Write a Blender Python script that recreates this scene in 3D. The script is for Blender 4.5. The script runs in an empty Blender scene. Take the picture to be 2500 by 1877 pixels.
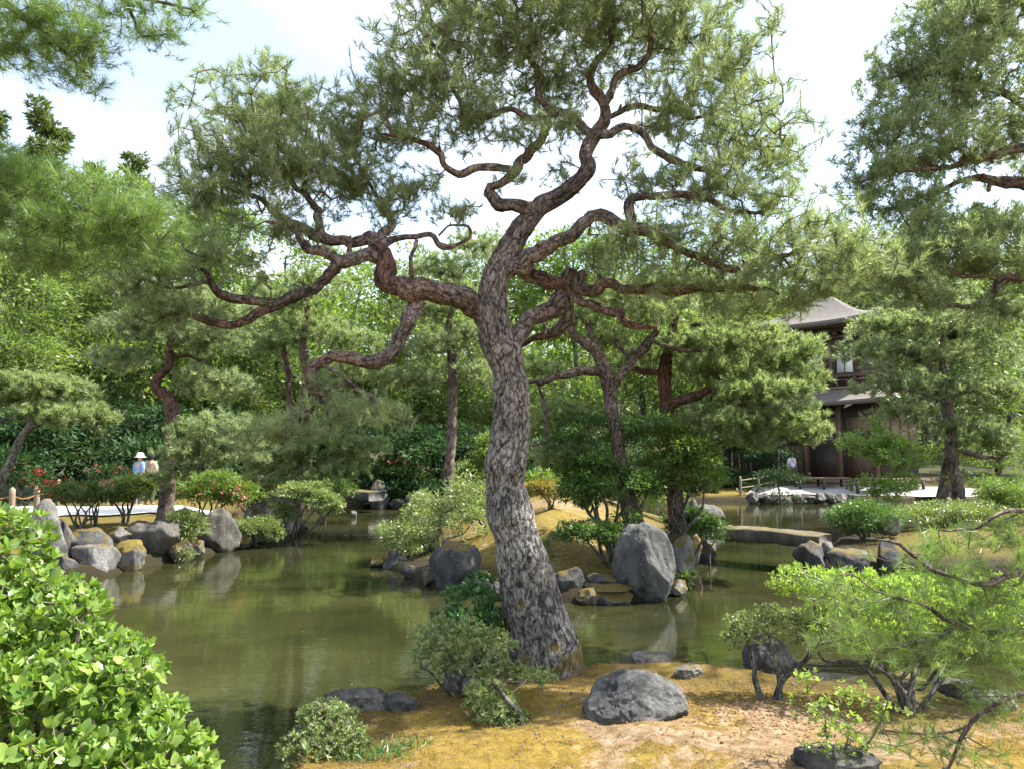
import bpy, math, random
import numpy as np
from mathutils import Vector, Matrix

# ------------------------------------------------------------------ camera, sky, sun, exposure
F, CX, CY = 1805.0, 1250.0, 938.5          # photograph: focal length and centre in pixels
EYE = 2.1                                   # eye height above the pond
PITCH = math.atan((1110 - CY) / F)          # the horizon lies at y = 1110 px
SUN_AZ, SUN_EL = math.radians(77), math.radians(52)

sc = bpy.context.scene
cam = bpy.data.cameras.new('camera')
cam.sensor_width = 36.0
cam.lens = 36.0 * F / 2500.0
cam.clip_start, cam.clip_end = 0.05, 3000
cam_ob = bpy.data.objects.new('camera', cam)
cam_ob.location = (0, 0, EYE)
cam_ob.rotation_euler = (math.radians(90) + PITCH, 0, 0)
sc.collection.objects.link(cam_ob)
sc.camera = cam_ob

world = bpy.data.worlds.new('World')
sc.world = world
world.use_nodes = True
wn, wl = world.node_tree.nodes, world.node_tree.links
wn.clear()
w_out = wn.new('ShaderNodeOutputWorld')
w_bg = wn.new('ShaderNodeBackground')
w_sky = wn.new('ShaderNodeTexSky')
w_sky.sky_type = 'NISHITA'
w_sky.sun_disc = False
w_sky.sun_elevation = SUN_EL
w_sky.sun_rotation = SUN_AZ
w_sky.air_density, w_sky.dust_density, w_sky.ozone_density = 1.0, 1.6, 1.5
w_tc = wn.new('ShaderNodeTexCoord')
w_map = wn.new('ShaderNodeMapping')
w_map.inputs['Scale'].default_value = (1.0, 1.0, 2.2)
w_map.inputs['Location'].default_value = (0.35, 0.2, 0.4)
w_no = wn.new('ShaderNodeTexNoise')
w_no.inputs['Scale'].default_value = 1.6
w_no.inputs['Detail'].default_value = 6
w_no.inputs['Roughness'].default_value = 0.5
w_rmp = wn.new('ShaderNodeValToRGB')
w_rmp.color_ramp.elements[0].position = 0.44
w_rmp.color_ramp.elements[0].color = (0.22, 0.22, 0.22, 1)
w_rmp.color_ramp.elements[1].position = 0.66
w_rmp.color_ramp.elements[1].color = (0.9, 0.9, 0.9, 1)
w_mix = wn.new('ShaderNodeMixRGB')
w_mix.inputs['Color2'].default_value = (4.6, 4.7, 4.8, 1)      # thin sunlit cloud
wl.new(w_tc.outputs['Generated'], w_map.inputs['Vector'])
wl.new(w_map.outputs['Vector'], w_no.inputs['Vector'])
wl.new(w_no.outputs['Fac'], w_rmp.inputs['Fac'])
wl.new(w_rmp.outputs['Color'], w_mix.inputs['Fac'])
wl.new(w_sky.outputs['Color'], w_mix.inputs['Color1'])
wl.new(w_mix.outputs['Color'], w_bg.inputs['Color'])
w_bg.inputs['Strength'].default_value = 0.15
wl.new(w_bg.outputs['Background'], w_out.inputs['Surface'])

SUN = Vector((math.sin(SUN_AZ) * math.cos(SUN_EL), math.cos(SUN_AZ) * math.cos(SUN_EL), math.sin(SUN_EL)))
lamp = bpy.data.lights.new('sun', 'SUN')
lamp.energy = 5.0
lamp.angle = math.radians(0.55)
lamp.color = (1.0, 0.95, 0.86)
lamp_ob = bpy.data.objects.new('sun', lamp)
lamp_ob.location = SUN * 60
lamp_ob.rotation_euler = SUN.to_track_quat('Z', 'Y').to_euler()
sc.collection.objects.link(lamp_ob)

sc.view_settings.view_transform = 'Standard'
sc.view_settings.look = 'None'
sc.view_settings.exposure = 1.55
sc.view_settings.gamma = 1.0
sc.view_settings.use_curve_mapping = False
sc.render.engine = 'CYCLES'
cy = sc.cycles
cy.max_bounces, cy.diffuse_bounces, cy.glossy_bounces = 6, 4, 3
cy.transmission_bounces, cy.transparent_max_bounces = 4, 4
cy.caustics_reflective = cy.caustics_refractive = False
cy.sample_clamp_indirect = 6.0

# ------------------------------------------------------------------ positions from the photograph
_c, _s = math.cos(PITCH), math.sin(PITCH)
def P(px, py, d):
    """point at horizontal distance d (metres along +Y) seen at photograph pixel px, py"""
    u, v = (px - CX) / F, (CY - py) / F
    k = d / (_c - v * _s)
    return np.array([u * k, d, EYE + (_s + v * _c) * k])
def G(px, py, z=0.0):
    """point on the level z seen at photograph pixel px, py"""
    u, v = (px - CX) / F, (CY - py) / F
    k = (z - EYE) / (_s + v * _c)
    return np.array([u * k, (_c - v * _s) * k, z])

# ------------------------------------------------------------------ noise in numpy
def _hash(ix, iy, iz, seed):
    h = (ix.astype(np.int64) * 374761393 + iy.astype(np.int64) * 668265263 + iz.astype(np.int64) * 2147483647 + seed * 974634777) & 0xffffffff
    h = ((h ^ (h >> 13)) * 1274126177) & 0xffffffff
    h = ((h ^ (h >> 16)) * 2246822519) & 0xffffffff
    return ((h ^ (h >> 15)) & 0xffffff) / float(0xffffff)
def vnoise(p, scale=1.0, seed=0):
    p = np.asarray(p, float) * scale
    i = np.floor(p).astype(np.int64); f = p - i
    f = f * f * (3 - 2 * f)
    out = 0
    for a in (0, 1):
        for b in (0, 1):
            for c in (0, 1):
                w = (f[:, 0] if a else 1 - f[:, 0]) * (f[:, 1] if b else 1 - f[:, 1]) * (f[:, 2] if c else 1 - f[:, 2])
                out = out + w * _hash(i[:, 0] + a, i[:, 1] + b, i[:, 2] + c, seed)
    return out * 2 - 1
def fbm(p, scale, octaves=4, seed=0, gain=0.5):
    out, amp = 0, 1.0
    for o in range(octaves):
        out = out + amp * vnoise(p, scale * 2 ** o, seed + o * 17)
        amp *= gain
    return out
def voronoi_edge(p, seed=0):
    """F2 - F1 of a 3D Voronoi pattern, unit cells; also the cell's random value"""
    i = np.floor(p).astype(np.int64)
    n = len(p)
    f1, f2, cid = np.full(n, 9.0), np.full(n, 9.0), np.zeros(n)
    for a in (-1, 0, 1):
        for b in (-1, 0, 1):
            for c in (-1, 0, 1):
                jx, jy, jz = i[:, 0] + a, i[:, 1] + b, i[:, 2] + c
                q = np.stack([jx + _hash(jx, jy, jz, seed), jy + _hash(jx, jy, jz, seed + 1), jz + _hash(jx, jy, jz, seed + 2)], 1)
                d = np.sqrt(((p - q) ** 2).sum(1))
                nearer = d < f1
                f2 = np.where(nearer, f1, np.minimum(f2, d))
                cid = np.where(nearer, _hash(jx, jy, jz, seed + 3), cid)
                f1 = np.where(nearer, d, f1)
    return f2 - f1, cid
def sstep(a, b, x):
    t = np.clip((x - a) / (b - a), 0, 1)
    return t * t * (3 - 2 * t)
def unit(v):
    v = np.asarray(v, float)
    return v / np.maximum(np.linalg.norm(v, axis=-1, keepdims=True), 1e-9)

# ------------------------------------------------------------------ mesh helpers
def mesh(name, verts, faces, smooth=False, attrs=None):
    verts = np.ascontiguousarray(verts, np.float32).reshape(-1, 3)
    faces = np.ascontiguousarray(faces, np.int32)
    k = faces.shape[1]
    me = bpy.data.meshes.new(name)
    me.vertices.add(len(verts)); me.vertices.foreach_set('co', verts.ravel())
    me.loops.add(faces.size); me.loops.foreach_set('vertex_index', faces.ravel())
    me.polygons.add(len(faces)); me.polygons.foreach_set('loop_start', np.arange(0, faces.size, k, dtype=np.int32))
    if smooth:
        me.polygons.foreach_set('use_smooth', np.ones(len(faces), bool))
    for an, av in (attrs or {}).items():
        at = me.attributes.new(an, 'FLOAT', 'POINT')
        at.data.foreach_set('value', np.ascontiguousarray(av, np.float32))
    me.update(calc_edges=True)
    return me
def link(name, data, mat=None, parent=None, loc=None):
    o = bpy.data.objects.new(name, data)
    sc.collection.objects.link(o)
    if mat is not None and data is not None and not data.materials:
        data.materials.append(mat)
    if parent is not None:
        o.parent = parent
    if loc is not None:
        o.location = loc
    return o
def tag(o, label=None, category=None, group=None, kind=None):
    if label: o['label'] = label
    if category: o['category'] = category
    if group: o['group'] = group
    if kind: o['kind'] = kind
    return o
def thing(name, label, category, loc=(0, 0, 0), group=None, rz=0.0):
    o = bpy.data.objects.new(name, None)
    o.empty_display_size = 0.2
    sc.collection.objects.link(o)
    o.location = loc
    o.rotation_euler = (0, 0, rz)
    return tag(o, label, category, group)

class MB:
    """collects pieces with k-cornered faces"""
    def __init__(s, k=4):
        s.k, s.v, s.f, s.n, s.a = k, [], [], 0, {}
    def add(s, v, f, **attrs):
        v = np.asarray(v, float).reshape(-1, 3)
        s.v.append(v); s.f.append(np.asarray(f, np.int64).reshape(-1, s.k) + s.n)
        s.n += len(v)
        for kk, vv in attrs.items():
            s.a.setdefault(kk, []).append(np.broadcast_to(np.asarray(vv, float), (len(v),)))
        return s
    def box(s, lo, hi, **attrs):
        x0, y0, z0 = lo; x1, y1, z1 = hi
        v = [(x0, y0, z0), (x1, y0, z0), (x1, y1, z0), (x0, y1, z0), (x0, y0, z1), (x1, y0, z1), (x1, y1, z1), (x0, y1, z1)]
        return s.add(v, [(0, 3, 2, 1), (4, 5, 6, 7), (0, 1, 5, 4), (1, 2, 6, 5), (2, 3, 7, 6), (3, 0, 4, 7)], **attrs)
    def mesh(s, name, smooth=False, off=(0, 0, 0)):
        return mesh(name, np.concatenate(s.v) - np.asarray(off, float), np.concatenate(s.f), smooth, {k: np.concatenate(v) for k, v in s.a.items()})

def catmull(pts, step):
    """resample a polyline with any number of columns (xyz first) along a Catmull-Rom curve"""
    p = np.asarray(pts, float)
    q = np.vstack([2 * p[0] - p[1], p, 2 * p[-1] - p[-2]])
    out = []
    for i in range(len(p) - 1):
        a, b, c, d = q[i], q[i + 1], q[i + 2], q[i + 3]
        n = max(1, int(np.linalg.norm((c - b)[:3]) / step))
        t = (np.arange(n) / n)[:, None]
        out.append(0.5 * (2 * b + (c - a) * t + (2 * a - 5 * b + 4 * c - d) * t ** 2 + (3 * b - 3 * c + d - a) * t ** 3))
    out.append(p[-1:])
    r = np.vstack(out)
    if r.shape[1] > 3:
        r[:, 3] = np.maximum(r[:, 3], 0.002)
    return r
def tube(path, n, cap=True):
    """path (m,4: xyz, radius) -> verts (m*n), quads, axial length, angle, outward normals"""
    c, r = path[:, :3], path[:, 3]
    m = len(c)
    t = unit(np.gradient(c, axis=0))
    u = np.cross(t[0], (0.3, 0.9, 0.2)); u /= np.linalg.norm(u)
    U = np.zeros((m, 3))
    for i in range(m):
        u = u - t[i] * np.dot(u, t[i]); u /= max(np.linalg.norm(u), 1e-9)
        U[i] = u
    V = np.cross(t, U)
    ang = np.arange(n) * 2 * math.pi / n
    nor = U[:, None] * np.cos(ang)[None, :, None] + V[:, None] * np.sin(ang)[None, :, None]
    s = np.concatenate([[0], np.cumsum(np.linalg.norm(np.diff(c, axis=0), axis=1))])
    vert = c[:, None] + nor * r[:, None, None]
    i, j = np.meshgrid(np.arange(m - 1), np.arange(n), indexing='ij')
    j2 = (j + 1) % n
    f = np.stack([i * n + j, i * n + j2, (i + 1) * n + j2, (i + 1) * n + j], -1).reshape(-1, 4)
    return vert.reshape(-1, 3), f, np.repeat(s, n), np.tile(ang, m), nor.reshape(-1, 3), np.repeat(r, n)

def bark_tube(pts, n, step, cell=0.05, depth=0.012, red0=0.0, red1=0.0, seed=0, lump=0.05, crook=0.0, stretch=2.7):
    """a limb with raised bark plates; attributes crack (0 in a crack .. 1 on a plate), red, cell"""
    path = catmull(pts, step)
    if crook:
        j = np.stack([vnoise(path[:, :3], 5.5, seed + 60 + k) + .6 * vnoise(path[:, :3], 12, seed + 70 + k) for k in range(3)], 1)
        path[:, :3] += j * (path[:, 3:4] * crook + (.012 if crook > .3 else 0)) * sstep(0, 6, np.arange(len(path)))[:, None]
        path[:, 3] *= 1 + .16 * vnoise(path[:, :3], 7, seed + 80)
    v, f, s, a, nor, r = tube(path, n)
    # taper the very end closed
    lum = fbm(v, 2.2, 3, seed) * lump * r * 1.6
    tt = unit(np.gradient(path[:, :3], axis=0))
    rm = float(np.mean(path[:, 3])) * 0.6 + float(path[0, 3]) * 0.4
    q = np.stack([np.cos(a) * rm / cell, np.sin(a) * rm / cell, s / (cell * stretch)], 1)
    warp = np.stack([vnoise(v, 4.0, seed + k) * .7 + vnoise(v, 15, seed + 9 + k) * .5 + vnoise(v, 42, seed + 19 + k) * .22 for k in range(3)], 1) * np.array([1, 1, .9])
    e, cid = voronoi_edge(q + warp, seed)
    e2, cid2 = voronoi_edge((q + warp * 1.3) * np.array([1.9, 1.9, 2.3]), seed + 40)
    crack = sstep(0.0, 0.16, e) * (0.72 + 0.28 * sstep(0.0, 0.25, e2))
    cid = cid * .55 + cid2 * .45
    amp = np.minimum(depth, r * 0.16)
    fine = fbm(v, 60, 2, seed + 5) * 0.12
    v = v + nor * (lum + amp * (crack - 0.6) + amp * 0.5 * (cid - 0.5) * crack + amp * fine)[:, None]
    red = np.interp(s, [0, max(s[-1], 1e-3)], [red0, red1])
    # closing tip
    tip = path[-1, :3] + tt[-1] * path[-1, 3]
    v = np.vstack([v, tip])
    m = len(path)
    jj = np.arange(n)
    capf = np.stack([(m - 1) * n + jj, (m - 1) * n + (jj + 1) % n, np.full(n, m * n), np.full(n, m * n)], 1)
    return v, f, capf, np.append(crack, 0.5), np.append(red, red1), np.append(cid, 0.5)
def bark_mesh(name, tubes, off):
    """several bark tubes as one mesh (a limb and its own forks)"""
    mb = MB(3)
    for v, f, cf, crack, red, cid in tubes:
        tri = np.vstack([f[:, [0, 1, 2]], f[:, [0, 2, 3]], cf[:, :3]])
        mb.add(v, tri, crack=crack, red=red, cell=cid)
    return mb.mesh(name, True, off)

def frustums(p0, p1, r0, r1, n=4):
    """open tapered tubes for many twigs at once"""
    t = unit(p1 - p0)
    h = np.where(np.abs(t[:, 2:3]) > 0.9, np.array([[1.0, 0, 0]]), np.array([[0, 0, 1.0]]))
    u = unit(np.cross(t, h)); w = np.cross(t, u)
    ang = np.arange(n) * 2 * math.pi / n
    ring = u[:, None] * np.cos(ang)[None, :, None] + w[:, None] * np.sin(ang)[None, :, None]
    v = np.concatenate([p0[:, None] + ring * r0[:, None, None], p1[:, None] + ring * r1[:, None, None]], 1)
    j = np.arange(n); j2 = (j + 1) % n
    f1 = np.stack([j, j2, j2 + n, j + n], 1)
    f = (np.arange(len(p0)) * 2 * n)[:, None, None] + f1[None]
    return v.reshape(-1, 3), f.reshape(-1, 4)

def grow(base, targets, step, rng, wiggle=0.18, tip=0.003, rmax=0.03, power=2.3):
    """join every target to the branches already there; returns nodes, parents, radii, tips"""
    base = np.asarray(base, float)
    targets = np.asarray(targets, float)
    d0 = np.array([np.min(((base - t) ** 2).sum(1)) for t in targets])
    order = np.argsort(d0)
    cap = len(base) + len(targets) * 60
    N = np.zeros((cap, 3)); par = np.full(cap, -1, np.int64)
    n = len(base); N[:n] = base
    tips = []
    for ti in order:
        t = targets[ti]
        d = ((N[:n] - t) ** 2).sum(1)
        k = int(np.argmin(d)); L = math.sqrt(d[k])
        m = max(1, min(40, int(round(L / step))))
        a = N[k].copy()
        side = rng.normal(size=3); side -= np.dot(side, t - a) * (t - a) / max(L * L, 1e-9)
        side = unit(side) * L * wiggle * rng.uniform(0.3, 1)
        prev = k
        for i in range(1, m + 1):
            q = i / m
            pos = a + (t - a) * q + side * math.sin(q * math.pi) * (1 if m > 1 else 0)
            if 0 < i < m:
                pos = pos + rng.normal(size=3) * step * 0.14
            if n >= cap: break
            N[n] = pos; par[n] = prev; prev = n; n += 1
        tips.append(prev)
    N, par = N[:n], par[:n]
    acc = np.zeros(n)
    R = np.zeros(n)
    nb = len(base)
    for i in range(n - 1, nb - 1, -1):
        if acc[i] == 0: acc[i] = tip ** power
        R[i] = min(rmax, acc[i] ** (1 / power))
        if par[i] >= 0: acc[par[i]] += acc[i]
    return N, par, R, np.array(tips), nb

def twig_mesh(name, N, par, R, nb, off, sides=4):
    i = np.arange(nb, len(N))
    p = par[i]
    r1 = R[i]
    r0 = np.where(p >= nb, np.minimum(R[p], r1 * 1.5), r1 * 1.15)
    v, f = frustums(N[p], N[i], r0, r1, sides)
    return mesh(name, v - np.asarray(off), f, True)

# ---- pine needles
def needle_templates(n, length, width, rng, count=8, spread=(12, 66), shoot=0.07):
    out = []
    for _ in range(count):
        ph = rng.uniform(0, 2 * math.pi, n)
        th = np.radians(rng.uniform(*spread, n))
        d = np.stack([np.sin(th) * np.cos(ph), np.sin(th) * np.sin(ph), np.cos(th)], 1)
        b = np.zeros((n, 3)); b[:, 2] = rng.uniform(-shoot, 0.01, n)
        L = length * rng.uniform(0.65, 1.1, n)
        side = unit(np.cross(d, rng.normal(size=(n, 3)))) * width * 0.5
        out.append(np.stack([b - side, b + side, b + d * L[:, None]], 1))     # n,3,3
    return out
def place(templates, pos, axis, rng, scale=(0.8, 1.2)):
    """copies of random templates at pos with local z along axis -> verts, triangles, random value"""
    axis = unit(axis)
    m = len(pos)
    h = unit(np.cross(axis, rng.normal(size=(m, 3)))); w = np.cross(axis, h)
    sc_ = rng.uniform(*scale, m)
    which = rng.integers(0, len(templates), m)
    tone = np.clip(rng.normal(0.5, 0.2, m), 0, 1)
    V, A = [], []
    for k, T in enumerate(templates):
        ix = np.where(which == k)[0]
        if not len(ix): continue
        t = T.reshape(-1, 3)
        v = (t[None, :, 0:1] * h[ix, None] + t[None, :, 1:2] * w[ix, None] + t[None, :, 2:3] * axis[ix, None]) * sc_[ix, None, None] + pos[ix, None]
        V.append(v.reshape(-1, 3)); A.append(np.repeat(tone[ix], len(t)) + np.tile(np.repeat(rng.uniform(-.15, .15, len(t) // 3), 3), len(ix)))
    V = np.concatenate(V); A = np.concatenate(A)
    return V, np.arange(len(V)).reshape(-1, 3), A

# ---- broad leaves: one folded blade of 4 quads lying along +Y, unit length
LEAF_V = np.array([(0, 0, 0), (-.20, .22, .03), (0, .28, -.02), (.20, .22, .03), (-.25, .55, .05), (0, .55, -.01), (.25, .55, .05), (0, 1.0, -.06), (-.17, .80, .02), (.17, .80, .02)], float)
LEAF_F = np.array([(0, 2, 1, 1), (0, 3, 2, 2), (1, 2, 5, 4), (2, 3, 6, 5), (4, 5, 7, 8), (5, 6, 9, 7)])
LEAF_T = np.array([(0, 2, 1), (0, 3, 2), (1, 2, 5), (1, 5, 4), (2, 3, 6), (2, 6, 5), (4, 5, 7), (4, 7, 8), (5, 6, 9), (5, 9, 7)])
QUAD_V = np.array([(0, 0, 0), (-.27, .45, .04), (0, 1, -.03), (.27, .45, .04)], float)
QUAD_T = np.array([(0, 2, 1), (0, 3, 2)])
MID_V = np.array([(0, 0, 0), (-.22, .30, .05), (-.22, .64, .045), (0, 1.0, -.05), (.22, .64, .045), (.22, .30, .05)], float)
MID_T = np.array([(0, 3, 2), (0, 2, 1), (0, 4, 3), (0, 5, 4)])
TRI_V = np.array([(-.2, .1, 0), (.22, .25, .02), (0, 1, 0)], float)
TRI_T = np.array([(0, 1, 2)])
def leaf_frames(dirs, rng, up=0.6):
    """orientation matrices: blade along dirs, upper face roughly upward"""
    y = unit(dirs)
    z = unit(np.array([0, 0, 1.0]) * up + rng.normal(size=y.shape) * 0.5)
    x = unit(np.cross(y, z)); z = np.cross(x, y)
    return x, y, z
def leaves(pos, dirs, size, rng, fine=False, up=0.6, aspect=1.0, var=0.3):
    x, y, z = leaf_frames(dirs, rng, up)
    T, Fq = {0: (TRI_V, TRI_T), 1: (QUAD_V, QUAD_T), 2: (MID_V, MID_T), 3: (LEAF_V, LEAF_T)}[int(fine)]
    s = size * rng.uniform(1 - var, 1 + var, len(pos))
    v = (T[None, :, 0:1] * aspect * x[:, None] + T[None, :, 1:2] * y[:, None] + T[None, :, 2:3] * z[:, None]) * s[:, None, None] + pos[:, None]
    f = (np.arange(len(pos)) * len(T))[:, None, None] + Fq[None]
    a = np.repeat(np.clip(rng.normal(.5, .22, len(pos)), 0, 1), len(T))
    return v.reshape(-1, 3), f.reshape(-1, 3), a

def in_ellipsoids(lobes, n, rng, shell=0.5, top=0.0):
    """n points in ellipsoids (centre, radii), shell: share of the radius near the surface that is filled"""
    vol = np.array([r[0] * r[1] * r[2] for _, r in lobes]) ** 0.75
    k = rng.choice(len(lobes), n, p=vol / vol.sum())
    d = unit(rng.normal(size=(n, 3)))
    if top: d[:, 2] = np.where(rng.random(n) < top, np.abs(d[:, 2]), d[:, 2])
    rad = (1 - shell * rng.random(n) ** 1.3)
    c = np.array([l[0] for l in lobes])[k]; r = np.array([l[1] for l in lobes])[k]
    return c + d * rad[:, None] * r, d

# ------------------------------------------------------------------ materials
def new_mat(name):
    m = bpy.data.materials.new(name); m.use_nodes = True
    nt = m.node_tree; nt.nodes.clear()
    return m, nt.nodes, nt.links
def N_(n, t, **kw):
    x = n.new(t)
    for k, v in kw.items():
        if hasattr(x, k) and k not in x.inputs: setattr(x, k, v)
        else: x.inputs[k].default_value = v
    return x
def rgb(c): return (c[0], c[1], c[2], 1)
def ramp(n, stops):
    r = n.new('ShaderNodeValToRGB')
    el = r.color_ramp.elements
    while len(el) < len(stops): el.new(0.5)
    for e, (p, c) in zip(el, stops):
        e.position = p; e.color = rgb(c) if not np.isscalar(c) else (c, c, c, 1)
    return r
def leaf_mat(name, c1, c2, trans=0.35, rough=0.45, tcol=None, spec=0.4):
    m, n, l = new_mat(name)
    out = n.new('ShaderNodeOutputMaterial')
    at = N_(n, 'ShaderNodeAttribute', attribute_name='rnd')
    r = ramp(n, [(0.1, c1), (0.9, c2)])
    l.new(at.outputs['Fac'], r.inputs['Fac'])
    b = N_(n, 'ShaderNodeBsdfPrincipled', Roughness=rough)
    b.inputs['Specular IOR Level'].default_value = spec
    l.new(r.outputs['Color'], b.inputs['Base Color'])
    t = n.new('ShaderNodeBsdfTranslucent')
    tc = tcol or (1.25, 1.3, 0.55)
    mul = N_(n, 'ShaderNodeMixRGB', blend_type='MULTIPLY'); mul.inputs['Fac'].default_value = 1
    l.new(r.outputs['Color'], mul.inputs['Color1']); mul.inputs['Color2'].default_value = rgb(tc)
    l.new(mul.outputs['Color'], t.inputs['Color'])
    mx = n.new('ShaderNodeMixShader'); mx.inputs['Fac'].default_value = trans
    l.new(b.outputs['BSDF'], mx.inputs[1]); l.new(t.outputs['BSDF'], mx.inputs[2])
    l.new(mx.outputs['Shader'], out.inputs['Surface'])
    return m
def add_old(m, old):
    r = [x for x in m.node_tree.nodes if x.bl_idname == 'ShaderNodeValToRGB'][0]
    e = r.color_ramp.elements.new(0.02); e.color = rgb(old)
    e = r.color_ramp.elements.new(0.22); e.color = tuple(.5 * a + .5 * b for a, b in zip(rgb(old), r.color_ramp.elements[-2].color))
def object_leaf_mat(name, c1, c2, trans=0.35, rough=0.4):
    """the same for single leaf objects: the tone comes from the object's own random value"""
    m = leaf_mat(name, c1, c2, trans, rough)
    nt = m.node_tree
    at = [x for x in nt.nodes if x.bl_idname == 'ShaderNodeAttribute'][0]
    oi = nt.nodes.new('ShaderNodeObjectInfo')
    rp = [x for x in nt.nodes if x.bl_idname == 'ShaderNodeValToRGB'][0]
    nt.links.new(oi.outputs['Random'], rp.inputs['Fac'])
    nt.nodes.remove(at)
    return m
def bark_mat(name, plate=(0.36, 0.335, 0.305), plate2=(0.14, 0.126, 0.112), red=(0.185, 0.08, 0.052), crack=(0.038, 0.031, 0.027), moss=0.0, fine=21.0):
    m, n, l = new_mat(name)
    out = n.new('ShaderNodeOutputMaterial')
    b = N_(n, 'ShaderNodeBsdfPrincipled', Roughness=0.85)
    b.inputs['Specular IOR Level'].default_value = 0.25
    ac = N_(n, 'ShaderNodeAttribute', attribute_name='crack')
    ar = N_(n, 'ShaderNodeAttribute', attribute_name='red')
    al = N_(n, 'ShaderNodeAttribute', attribute_name='cell')
    tc = n.new('ShaderNodeTexCoord')
    no = N_(n, 'ShaderNodeTexNoise', Scale=7.0, Detail=6.0, Roughness=0.65)
    nf = N_(n, 'ShaderNodeTexNoise', Scale=55.0, Detail=6.0, Roughness=0.75)
    for x in (no, nf): l.new(tc.outputs['Object'], x.inputs['Vector'])
    add = N_(n, 'ShaderNodeMath', operation='ADD'); l.new(no.outputs['Fac'], add.inputs[0])
    mulc = N_(n, 'ShaderNodeMath', operation='MULTIPLY'); l.new(al.outputs['Fac'], mulc.inputs[0]); mulc.inputs[1].default_value = 0.45
    l.new(mulc.outputs[0], add.inputs[1])
    add2 = N_(n, 'ShaderNodeMath', operation='MULTIPLY_ADD'); l.new(nf.outputs['Fac'], add2.inputs[0]); add2.inputs[1].default_value = 0.5; l.new(add.outputs[0], add2.inputs[2])
    r1 = ramp(n, [(0.62, plate2), (0.98, plate)]); l.new(add2.outputs[0], r1.inputs['Fac'])
    rr = ramp(n, [(0.55, tuple(c * 0.5 for c in red)), (1.0, red)]); l.new(add2.outputs[0], rr.inputs['Fac'])
    mr = n.new('ShaderNodeMixRGB'); l.new(ar.outputs['Fac'], mr.inputs['Fac']); l.new(r1.outputs['Color'], mr.inputs['Color1']); l.new(rr.outputs['Color'], mr.inputs['Color2'])
    mc = n.new('ShaderNodeMixRGB'); l.new(ac.outputs['Fac'], mc.inputs['Fac']); mc.inputs['Color1'].default_value = rgb(crack); l.new(mr.outputs['Color'], mc.inputs['Color2'])
    mpv = n.new('ShaderNodeMapping'); mpv.inputs['Scale'].default_value = (1.0, 1.0, 0.42)
    nw = N_(n, 'ShaderNodeTexNoise', Scale=9.0, Detail=5.0, Roughness=0.65); l.new(tc.outputs['Object'], nw.inputs['Vector'])
    wv = n.new('ShaderNodeMixRGB'); wv.inputs['Fac'].default_value = 0.14; l.new(tc.outputs['Object'], wv.inputs['Color1']); l.new(nw.outputs['Color'], wv.inputs['Color2'])
    l.new(wv.outputs['Color'], mpv.inputs['Vector'])
    vo = N_(n, 'ShaderNodeTexVoronoi', feature='DISTANCE_TO_EDGE', Scale=fine); l.new(mpv.outputs['Vector'], vo.inputs['Vector'])
    vr = ramp(n, [(0.0, 0.22), (0.10, 1.0)]); l.new(vo.outputs['Distance'], vr.inputs['Fac'])
    nb2 = N_(n, 'ShaderNodeTexNoise', Scale=1.7, Detail=3.0); l.new(tc.outputs['Object'], nb2.inputs['Vector'])
    rb2 = ramp(n, [(0.35, 0.62), (0.65, 1.15)]); l.new(nb2.outputs['Fac'], rb2.inputs['Fac'])
    m1 = N_(n, 'ShaderNodeMixRGB', blend_type='MULTIPLY'); m1.inputs['Fac'].default_value = 0.85; l.new(mc.outputs['Color'], m1.inputs['Color1']); l.new(vr.outputs['Color'], m1.inputs['Color2'])
    m2 = N_(n, 'ShaderNodeMixRGB', blend_type='MULTIPLY'); m2.inputs['Fac'].default_value = 1.0; l.new(m1.outputs['Color'], m2.inputs['Color1']); l.new(rb2.outputs['Color'], m2.inputs['Color2'])
    col = m2.outputs['Color']
    if moss > 0:
        nm = N_(n, 'ShaderNodeTexNoise', Scale=3.2, Detail=6.0, Roughness=0.7); l.new(tc.outputs['Object'], nm.inputs['Vector'])
        sp = n.new('ShaderNodeSeparateXYZ'); l.new(tc.outputs['Object'], sp.inputs[0])
        mz = N_(n, 'ShaderNodeMapRange'); l.new(sp.outputs['Z'], mz.inputs['Value'])
        mz.inputs['From Min'].default_value = 1.9; mz.inputs['From Max'].default_value = 0.0; mz.inputs['To Min'].default_value = -0.12; mz.inputs['To Max'].default_value = moss
        sx = N_(n, 'ShaderNodeMath', operation='ADD'); l.new(mz.outputs[0], sx.inputs[0]); sx.inputs[1].default_value = 0.0
        ad = N_(n, 'ShaderNodeMath', operation='ADD'); l.new(nm.outputs['Fac'], ad.inputs[0]); l.new(sx.outputs[0], ad.inputs[1])
        rm = ramp(n, [(0.60, 0.0), (0.68, 1.0)]); l.new(ad.outputs[0], rm.inputs['Fac'])
        mm = n.new('ShaderNodeMixRGB'); l.new(rm.outputs['Color'], mm.inputs['Fac']); l.new(col, mm.inputs['Color1']); mm.inputs['Color2'].default_value = (0.15, 0.115, 0.03, 1)
        col = mm.outputs['Color']
    l.new(col, b.inputs['Base Color'])
    bpv = N_(n, 'ShaderNodeBump', Strength=0.8, Distance=0.012); l.new(vr.outputs['Color'], bpv.inputs['Height'])
    bp = N_(n, 'ShaderNodeBump', Strength=0.8, Distance=0.010); l.new(nf.outputs['Fac'], bp.inputs['Height']); l.new(bpv.outputs['Normal'], bp.inputs['Normal'])
    l.new(bp.outputs['Normal'], b.inputs['Normal'])
    l.new(b.outputs['BSDF'], out.inputs['Surface'])
    return m
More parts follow.
